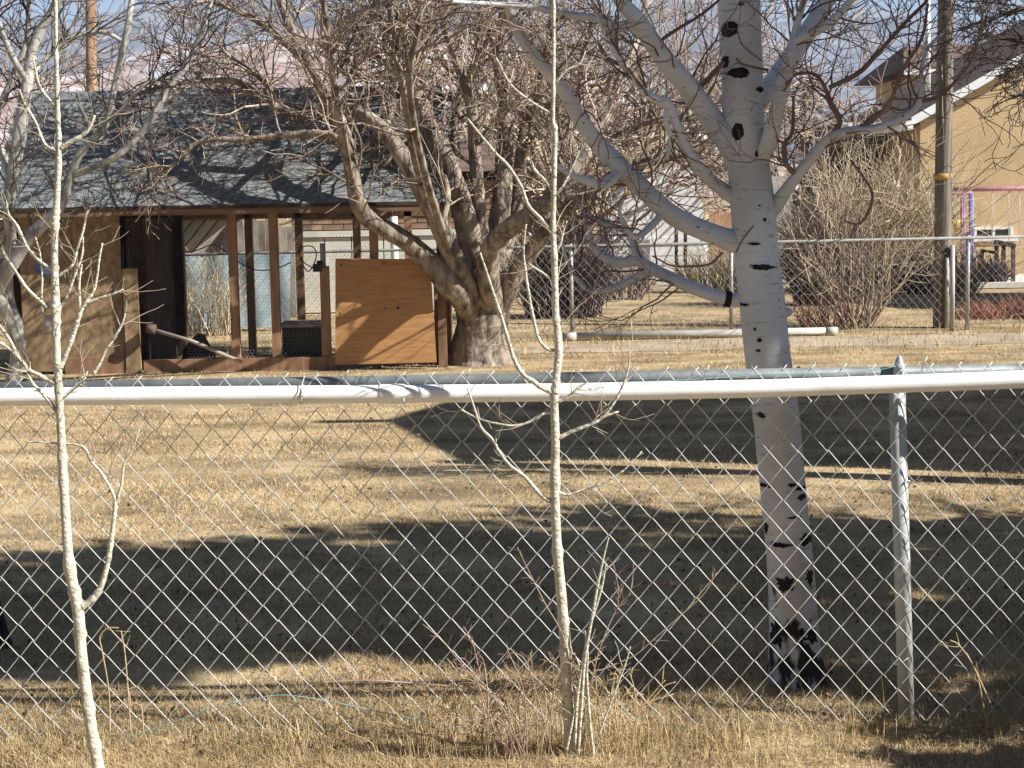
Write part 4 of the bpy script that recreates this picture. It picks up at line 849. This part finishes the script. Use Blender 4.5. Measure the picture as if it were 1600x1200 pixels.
tag((lambda b: (b.tube([q[:], q2[:]], .055, 10), b.build('white_mast', M['whitepaint']))[1])(MB()), 'white pipe mast at the tan house eave behind the utility pole', 'mast')
# house behind
Y2 = 58.0; h2 = thing('brown_roofed_house', 'low brown roofed house with white fascia behind the tan house', 'house', (at(1500, 300, Y2).x, Y2, 0))
e0 = at(1412, 110, Y2); e1 = at(1900, 100, Y2); rz = at(1500, 70, Y2 + 4).z
b = MB(); b.box((e0.x + .8, Y2 + .7, 0), (e1.x, Y2 + 8, e0.z - .02)); b.build('wall', M['stucco'], h2, smooth=False)
b = MB(); b.add([(e0.x, Y2, e0.z), (e1.x, Y2, e0.z), (e1.x, Y2 + 4.3, rz), (e0.x + 1.0, Y2 + 4.3, rz), (e1.x, Y2 + 8.6, e0.z), (e0.x, Y2 + 8.6, e0.z)], [(0, 1, 2, 3), (3, 2, 4, 5)], [(0, 3, 5)]); b.build('roof', M['brownroof'], h2, smooth=False)
b = MB(); b.box((e0.x, Y2 - .04, e0.z - .16), (e1.x, Y2 - .002, e0.z + .02)); b.build('fascia', M['whitepaint'], h2, smooth=False)
# utility pole
up = gnd(1474, 512); t = thing('utility_pole', 'weathered wooden utility pole with a yellow tag by the far fence', 'utility pole', up)
P, R = smooth_path([(1472, 514, 14.5), (1473, 400, 13.6), (1474.5, 250, 13), (1476, 120, 12.6), (1478, 0, 12.2), (1481, -250, 11)], up.y, 5); P[0, 2] = -.02; b = MB(); b.tube(P, R, 20, lump=.02); b.build('pole', M['polewood'], t)
a_ = at(1472.8, 281, up.y); b = MB(); b.tube([(a_.x, a_.y, a_.z), (a_.x, a_.y, a_.z + .075)], .1075, 20); b.build('tag_band', M['yellow'], t)
q0 = at(1479, 512, up.y - .12); q1 = at(1480, 398, up.y - .12); b = MB(); b.tube([(q0.x, q0.y, 0), (q1.x, q1.y, q1.z)], .022, 9); b.build('conduit', M['pvc_old'], t)
b = MB(); b.tube([(q1.x, q1.y, q1.z - .02), (q1.x + .02, q1.y - .01, q1.z + .05), (q1.x + .08, q1.y, q1.z + .02), (q1.x + .1, q1.y, q1.z - .08)], [.035, .05, .04, .02], 8); b.build('conduit_boot', M['black'], t)
p = at(143, 140, 27.0); t = thing('wooden_pole', 'orange brown wooden pole rising behind the coop ridge', 'utility pole', (p.x, 27, 0))
b = MB(); b.tube([(p.x + .02, 27, 0), (p.x, 27, p.z), (at(141, -60, 27).x, 27, at(141, -60, 27).z)], [.10, .09, .075], 14, lump=.02); b.build('pole', M['orangepole'], t)
# swing set
YS = 30.0
sw = thing('swing_set', 'faded pink swing set with purple and blue legs before the tan house', 'swing set', (at(1510, 300, YS).x, YS, 0))
part('top_beam', M['pink'], lambda b: b.tube([at(1446, 297, YS)[:], at(1680, 293, YS)[:]], .045, 9), sw, True)
part('brace', M['pink'], lambda b: b.tube([at(1468, 303.5, YS - .1)[:], at(1519, 301.5, YS - .1)[:]], .03, 8), sw, True)
for px, mm, dx in ((1503, 'pink', 0), (1505.5, 'purple', 0), (1516, 'purple', 1), (1518.5, 'blue', 2)):
    part('leg', M[mm], lambda b: b.tube([at(px, 302, YS - .12)[:], (at(px + dx, 372, YS - .12).x, YS - .15, 0)], .028, 8), sw, True, label=None)
for px in (1551, 1576, 1593): part('swing_chain', M['galvlight'], lambda b: b.tube([at(px, 297, YS)[:], at(px, 392, YS)[:]], .008, 5), sw, True)
b = MB(); q = at(1493, 352, YS + .6); b.tube([(q.x, q.y, q.z - .12), (q.x, q.y, q.z + .1)], [.12, .14], 10); tag(b.build('yellow_bucket', M['yellow']), 'yellow bucket just right of the utility pole', 'bucket')
b = MB(); wz = at(1550, 387, 32).z; b.box((at(1486, 380, 32).x, 32, 0), (at(1800, 380, 32).x, 32.25, wz)); tag(b.build('retaining_wall', M['stucco'], None, False), 'low tan retaining wall under the house window', 'wall')
# timber bench in front of the wall
bn = thing('timber_bench', 'dark timber bench frame beside the round bush at right', 'bench', (at(1550, 410, 28).x, 28, 0))
part('seat', M['darkwood'], lambda b: b.beam(at(1556, 378, 28)[:], at(1584, 384, 28)[:], .25, .07), bn)
for px, pt in ((1557, 384), (1568, 384), (1583, 386)): part('leg', M['brownroof'], lambda b: b.beam((at(px, pt, 28).x, 28, at(px, pt, 28).z), (at(px, 430, 28).x, 28, 0), .06, .06), bn)
part('arm', M['darkwood'], lambda b: b.beam(at(1532, 391, 28)[:], at(1556, 395, 28)[:], .06, .05), bn)
part('arm_post', M['darkwood'], lambda b: b.beam(at(1534, 392, 28)[:], (at(1534, 392, 28).x, 28, 0), .06, .06), bn)
b = MB(); b.box((at(1515, 441, 27).x, 27, .014), (at(1800, 441, 27).x, 27.25, .10)); b.build('kerb', M['concrete'], None, False, kind='structure')

def twigmass(name, label, cat, px0, px1, pytop, Y, n, m, r, group=None, lev=1, base_w=.35, kids=(3, 3), py_base=None, wig=.10, up=.03, parts=('stems',), fan=.55):
    c = at((px0 + px1) / 2, 400, Y); w = (px1 - px0) * mpp(Y); h = at((px0 + px1) / 2, pytop, Y).z
    t = thing(name, label, cat, (c.x, Y, 0), group); b = MB(); g = dict(seg=h / 9, wig=wig, up=up, kids=kids, fwd=.9)
    for k in range(n):
        u = RNG.uniform(-1, 1); x = c.x + u * w / 2 * base_w; y = Y + RNG.normal() * w * .12
        d = np.array([u * fan * w / h + RNG.normal() * .16, RNG.normal() * .25, 1.0])
        Lh = h * RNG.uniform(.55, 1.05) * (1 - .25 * u * u)
        grow(b, np.array([x, y, 0]), d, Lh, r * RNG.uniform(.6, 1.3), lev, g, r * .35)
    b.build(parts[0], m, t, kind='stuff'); return t
twigmass('bare_shrub', 'tall bare fan shaped shrub before the far fence right of the birch', 'shrub', 1215, 1455, 215, 20.2, 46, M['goldtwig'], .011, lev=2, base_w=.18, kids=(3, 3), fan=.75)
twigmass('low_brush', 'low russet brush at the foot of the tall bare shrub', 'shrub', 1250, 1350, 455, 20.0, 60, M['redbrush'], .008, lev=1, base_w=.8)
twigmass('russet_hedge', 'clipped russet hedge behind the far fence at right edge', 'hedge', 1490, 1760, 466, 21.2, 420, M['redbrush'], .010, lev=1, base_w=1.0, fan=.05, wig=.25, kids=(5, 3))
twigmass('straw_bush', 'wide pale straw bush left of the utility pole', 'bush', 1275, 1470, 268, 27, 260, M['straw'], .013, lev=2, base_w=.75, fan=.3, kids=(3, 3))
twigmass('straw_bush', 'small straw bush beneath the white outbuilding', 'bush', 1070, 1160, 385, 27.5, 110, M['straw'], .014, lev=1, base_w=.8)
twigmass('straw_bush', 'grey straw bush right of the utility pole foot', 'bush', 1480, 1535, 385, 25.5, 70, M['straw'], .012, lev=1, base_w=.7)
twigmass('round_bush', 'dark round bush under the timber bench', 'bush', 1528, 1572, 405, 27.4, 150, M['purplebrush'], .014, lev=1, base_w=.7, fan=.6)
twigmass('dark_hedge', 'dark tangled hedge behind the old tree trunk', 'hedge', 815, 945, 330, 22.5, 150, M['purplebrush'], .013, lev=2, base_w=.9, fan=.2)
twigmass('low_brush', 'brown brush left of the white outbuilding', 'shrub', 925, 1010, 400, 26, 90, M['mauvetwig'], .013, lev=1, base_w=.8)
twigmass('grey_brush', 'grey weeds before the tarp behind the coop', 'weeds', 285, 365, 400, 20.5, 70, M['straw'], .008, lev=1, base_w=.9, fan=.2)
twigmass('grey_brush', 'dark weeds right of the birch behind the fence', 'weeds', 1230, 1330, 330, 24, 130, M['purplebrush'], .013, lev=2, base_w=.8, fan=.3)
twigmass('grey_brush', 'dark brush under the straw bush', 'weeds', 1370, 1470, 395, 26.2, 150, M['purplebrush'], .013, lev=1, base_w=.9, fan=.1)

# background bare trees, each with a trunk and a haze of twigs
def bgtree(px, pytop, Y, label, m, n=16, spread=1.0, trunk=.16, lev=2, Lf=1.0, barkm='oldbark', up=.03):
    h = at(px, pytop, Y).z; x = at(px, 400, Y).x; t = thing('bare_tree', label, 'tree', (x, Y, 0), 'bare trees behind the yards')
    b = MB(); tw = MB(); tp = np.array([(x, Y, 0), (x + RNG.normal() * .1, Y, h * .2), (x + RNG.normal() * .2, Y, h * .42), (x + RNG.normal() * .3, Y, h * .72)])
    P = np.array([tp[0] + (tp[-1] - tp[0]) * 0 for _ in range(1)])
    tt = np.linspace(0, 1, 14); P = np.stack([np.interp(tt, np.linspace(0, 1, 4), tp[:, k]) for k in range(3)], 1); R = np.linspace(trunk, trunk * .3, 14)
    b.tube(P, R, 9, lump=.05); b.build('trunk', M[barkm], t)
    g = dict(seg=h / 16, wig=.15, up=up, kids=(4, 5), fwd=.85)
    for k in range(n):
        i = int(RNG.uniform(.2, 1) * 13); a = RNG.uniform(0, 2 * math.pi); d = np.array([math.cos(a) * spread, math.sin(a) * spread * .7, RNG.uniform(.25, .9)])
        grow(tw, P[i], d, h * RNG.uniform(.3, .55) * Lf, R[i] * .42, lev, g, .0075 * Y / 26)
    tw.build('crown', M[m], t, kind='stuff')
bgtree(905, -60, 27, 'golden brown bare tree directly behind the old tree', 'goldtwig', 24)
bgtree(1010, -80, 31, 'mauve bare tree behind the birch limbs', 'mauvetwig', 26)
bgtree(1090, 20, 35, 'brown bare tree just left of the birch trunk', 'goldtwig', 20)
bgtree(1265, 30, 38, 'mauve bare tree just right of the birch trunk', 'mauvetwig', 24)
bgtree(1350, 60, 42, 'mauve bare tree left of the tan house', 'mauvetwig', 22)
bgtree(840, -20, 33, 'tall bare tree behind the straight sapling', 'mauvetwig', 22)
bgtree(700, -40, 36, 'bare tree beyond the coop behind the old tree stems', 'mauvetwig', 22)
bgtree(430, 10, 44, 'pale bare tree above the coop ridge left of the old tree', 'goldtwig', 18)
bgtree(270, 20, 40, 'pinkish bare tree above the coop ridge', 'mauvetwig', 18)
bgtree(60, -10, 36, 'bare tree beyond the left end of the coop', 'mauvetwig', 16)

# ------------------------------------------------------------------ background structures seen through gaps
# cream outbuilding behind the coop
YC = 24.0; cb = thing('cream_outbuilding', 'brown brick outbuilding with cream door panels behind the coop', 'outbuilding', (at(560, 400, YC).x, YC, 0))
xa_, xb_ = at(457, 400, YC).x, at(790, 400, YC).x; zc = at(560, 364, YC).z
bw = MB(); bw.box((xa_, YC + .05, 0), (xb_, YC + 3, 2.0)); wall_o = bw.build('wall', M['darkwood'], cb, smooth=False)
b = MB(); b.box((0, 0, 0), (.29, .05, .073)); pb0 = b.build('brick', M['brick'], None, False); pb0.parent = wall_o; k = 0
z = zc + .05
rowi = 0
while z < 1.85:
    x = xa_ - (0 if rowi % 2 else .15)
    while x < xb_ - .1:
        o = pb0 if k == 0 else dup(pb0); k += 1
        o.location = Vector((max(x, xa_), YC - .003, z)) - wloc(wall_o); x += .302
    z += .086; rowi += 1
bounds = [458, 508, 550, 600, 655, 720, 788]
for i in range(6):
    b = MB(); b.box((at(bounds[i], 400, YC).x + .008, YC - .02, .02), (at(bounds[i + 1], 400, YC).x - .008, YC + .03, zc - .06)); dp = b.build('door_panel', M['cream'], cb, smooth=False)
part('door_head', M['cream'], lambda b: b.box((xa_, YC - .05, zc - .05), (xb_, YC + .03, zc + .035)), cb)
b = MB(); q = at(617, 420, YC - .8); b.tube([(q.x, q.y, 0), (q.x, q.y, 1.75)], .055, 12); tag(b.build('white_post', M['whitepaint']), 'white post before the cream door panels', 'post')
part('roof', M['brownroof'], lambda b: b.add([(xa_ - .3, YC - .3, 2.0), (xb_ + .3, YC - .3, 2.0), (xb_ + .3, YC + 1.6, 2.45), (xa_ - .3, YC + 1.6, 2.45), (xb_ + .3, YC + 3.4, 2.0), (xa_ - .3, YC + 3.4, 2.0)], [(0, 1, 2, 3), (3, 2, 4, 5)]), cb)
# weathered plank lean-to with slanted boards
YL = 22.5; ps = thing('plank_shed', 'weathered lean to with slanting grey boards behind the coop', 'shed', (at(180, 400, YL).x, YL, 0))
xa_, xb_ = at(-60, 380, YL).x, at(358, 380, YL).x; zt_ = at(320, 342, YL).z
part('roof', M['darkwood'], lambda b: b.box((xa_ - .2, YL - .4, zt_ + .02), (xb_ + .1, YL + 2, zt_ + .12)), ps)
part('roof_edge', M['whitepaint'], lambda b: b.box((xa_ - .2, YL - .44, zt_ + .04), (xb_ + .1, YL - .402, zt_ + .11)), ps)
part('backing', M['darkwood'], lambda b: b.box((xa_, YL + .06, 0), (xb_, YL + .1, zt_)), ps)
L45 = 1.9; b = MB(); b.box((-.055, 0, -.05), (.055, .022, L45)); pb0 = b.build('board', M['greywood'], None, False); pb0.parent = ps; k = 0
x = xa_ - 1.0
while x < xb_ - 1.15:
    o = pb0 if k == 0 else dup(pb0); k += 1
    o.location = (x - ps.location.x, random.uniform(-.012, .012), .02); o.rotation_euler = (0, math.radians(41), 0); x += .168
x = at(356, 400, YL).x
for i in range(9):
    b = MB(); b.box((x, YL + .8, 0), (x + .09, YL + .83, zt_ + random.uniform(-.15, .15))); b.build('upright_board', M['greywood'], ps, smooth=False); x += .1
tp = MB(); n = 24; a0 = at(284, 450, 21.3); a1 = at(455, 450, 21.3); V = []
for j in range(7):
    for i in range(n):
        u = i / (n - 1); v = j / 6.; V.append((a0.x + (a1.x - a0.x) * u, 21.3 + 0.03 * math.sin(u * 23 + v * 3) + (1 - v) * -.25, .05 + v * (at(330, 398, 21.3).z - .05 - .03 * math.sin(u * 9))))
V2 = [(x, y + .03, z) for x, y, z in V]
i, j = np.meshgrid(np.arange(6), np.arange(n - 1), indexing='ij'); a = (i * n + j).ravel(); Q = np.stack([a, a + 1, a + n + 1, a + n], 1)
tp.add(V, Q); tp.add(V2, Q[:, ::-1]); tag(tp.build('tarp', M['tarp']), 'blue grey tarp hanging behind the coop opening', 'tarp')
# white outbuilding behind birch limbs
YW = 30.0; wb = thing('white_outbuilding', 'white clad outbuilding with sloping right edge behind the birch limbs', 'outbuilding', (at(1030, 350, YW).x, YW, 0))
c = [at(948, 412, YW), at(1112, 408, YW), at(1092, 262, YW), at(1012, 262, YW), at(950, 322, YW)]
c[0].z = 0; c[1].z = 0
part('wall', M['whitepaint'], lambda b: b.add([p[:] for p in c] + [(p + Vector((0, 3, 0)))[:] for p in c], [(0, 5, 6, 1), (1, 6, 7, 2), (2, 7, 8, 3), (3, 8, 9, 4), (4, 9, 5, 0)], [(0, 1, 2), (0, 2, 3), (0, 3, 4), (5, 7, 6), (5, 8, 7), (5, 9, 8)]), wb)
for k in range(4):
    z = .18 + k * .17
    part('lap_board', M['whitepaint'], lambda b: b.box((at(951, 400, YW).x, YW - .02, z), (at(1105 - k * 1.2, 400, YW).x, YW - .003, z + .15)), wb)
for px in (1052, 1066): part('dark_post', M['darkwood'], lambda b: b.box((at(px, 400, YW).x, YW - .3, 0), (at(px + 5, 400, YW).x, YW - .24, 1.3)), wb)
# brown board fence between birch and white outbuilding
wf = thing('board_fence', 'reddish brown board fence just left of the birch trunk', 'fence', (at(1150, 350, 33).x, 33, 0))
x = at(1108, 350, 33).x; b = MB(); b.box((0, 0, 0), (.125, .025, at(1130, 330, 33).z)); pb0 = b.build('board', M['stud'], None, False); pb0.parent = wf
for k in range(14):
    o = pb0 if k == 0 else dup(pb0); o.location = (x + k * .137 - wf.location.x, random.uniform(-.01, .01), random.uniform(-.03, .01) + .0)
b = MB(); b.box((x, 33.03, .4), (x + 14 * .137, 33.08, .5)); b.build('fence_rail', M['stud'], wf, smooth=False)
gs = thing('pale_wall', 'pale weathered wall panel just right of the birch trunk', 'wall', (at(1222, 350, 29).x, 29, 0))
part('panel', M['pvc_old'], lambda b: b.box((at(1200, 350, 29).x, 29, 0), (at(1237, 350, 29).x, 29.15, at(1220, 275, 29).z)), gs)

# ------------------------------------------------------------------ grass, straw, leaves
def blades(name, m, X0, Y0, h, w, lean, nseg=1, tint=None, curl=1.0):
    n = len(X0); ang = RNG.uniform(0, 2 * math.pi, n); la = RNG.uniform(0, 2 * math.pi, n); ll = np.abs(RNG.normal(size=n)) * lean
    H = h * RNG.uniform(.5, 1.3, n); Wd = w * RNG.uniform(.6, 1.3, n)
    sx, sy = np.cos(ang) * Wd / 2, np.sin(ang) * Wd / 2
    b = MB()
    if nseg == 1:
        V = np.zeros((n, 3, 3))
        V[:, 0] = np.stack([X0 - sx, Y0 - sy, np.full(n, -.002)], 1); V[:, 1] = np.stack([X0 + sx, Y0 + sy, np.full(n, -.002)], 1)
        V[:, 2] = np.stack([X0 + np.cos(la) * ll * H, Y0 + np.sin(la) * ll * H, H], 1)
        b.add(V.reshape(-1, 3), None, np.arange(n * 3).reshape(-1, 3))
    else:
        V = np.zeros((n, nseg + 1, 2, 3))
        for k in range(nseg + 1):
            t = k / nseg; f = 1 - .85 * t; dx = np.cos(la) * ll * H * t ** (1 + curl); dy = np.sin(la) * ll * H * t ** (1 + curl); zz = H * (t - .35 * np.minimum(ll, 1.4) * t * t) - .003
            V[:, k, 0] = np.stack([X0 - sx * f + dx, Y0 - sy * f + dy, zz], 1); V[:, k, 1] = np.stack([X0 + sx * f + dx, Y0 + sy * f + dy, zz], 1)
        base = np.arange(n)[:, None] * (nseg + 1) * 2
        Q = np.vstack([base + np.array([2 * k, 2 * k + 1, 2 * k + 3, 2 * k + 2]) for k in range(nseg)])
        b.add(V.reshape(-1, 3), Q)
    return b.build(name, m, smooth=False, kind='stuff')
def scatter(n, y0, y1, xm=.36, power=2.0):
    u = RNG.uniform(0, 1, n); Y0 = 1 / (1 / y0 + u * (1 / y1 - 1 / y0)) if power == 2 else y0 + (y1 - y0) * u
    return RNG.uniform(-1, 1, n) * xm * Y0, Y0
x, y = scatter(400000, 4.7, 24, .37)
k = np.array([mnoise.noise(Vector((a * 1.3, b_ * 1.3, 0))) + .5 * mnoise.noise(Vector((a * 4, b_ * 4, 3))) for a, b_ in zip(x, y)])
keep = (k + RNG.uniform(-.6, .6, len(x)) > -.22)
tr = (y > np.interp(x, TRX, TRA)) & (y < np.interp(x, TRX, TRB)) & (x > -1.3)
keep &= ~(tr & (RNG.random(len(x)) < .6 + .9 * k))
x, y, k = x[keep], y[keep], k[keep]
o = blades('lawn_grass', M['grass'], x, y, .014 + .009 * np.clip(k + .3, 0, 1) + .0003 * y, .0012 + .00033 * y, 1.3)
# taller straw along the foot of the near fence
x, y = scatter(30000, 4.75, 5.65, .40, 1); kk = np.array([mnoise.noise(Vector((a * 2.2, b_ * 2.2, 4))) for a, b_ in zip(x, y)])
kp = kk + RNG.uniform(-.4, .4, len(x)) - np.abs(y - 5.1) * .8 > -.42; x, y = x[kp], y[kp]
blades('fence_grass', M['tallgrass'], x, y, .045, .0030, 1.1, 3)
x, y = scatter(3200, 4.9, 5.3, .38, 1); kk = np.array([mnoise.noise(Vector((a * 3, b_ * 3, 9))) for a, b_ in zip(x, y)]); kp = kk > -.05; x, y = x[kp], y[kp]; blades('tall_straw', M['tallgrass'], x, y, .115, .0028, 1.0, 4)
x, y = scatter(2600, 16.9, 21.5, .37, 1); blades('verge_grass', M['tallgrass'], x, y, .10, .010, .8, 2)
n = 2400; x, y = scatter(n, 4.9, 19, .37)
V = np.zeros((n, 4, 3)); a = RNG.uniform(0, 6.28, n); sz = RNG.uniform(.005, .014, n) * (1 + .03 * y); ca, sa = np.cos(a), np.sin(a)
for q, (dx, dy, dz) in enumerate(((-1, 0, .02), (0, -.6, .008), (1, 0, .025), (0, .6, .012))):
    V[:, q] = np.stack([x + (ca * dx - sa * dy) * sz, y + (sa * dx + ca * dy) * sz, .012 + dz * RNG.uniform(.3, 1.3, n)], 1)
b = MB(); b.add(V.reshape(-1, 3), np.arange(n * 4).reshape(-1, 4)); b.build('fallen_leaves', M['leaf'], smooth=False, kind='stuff')
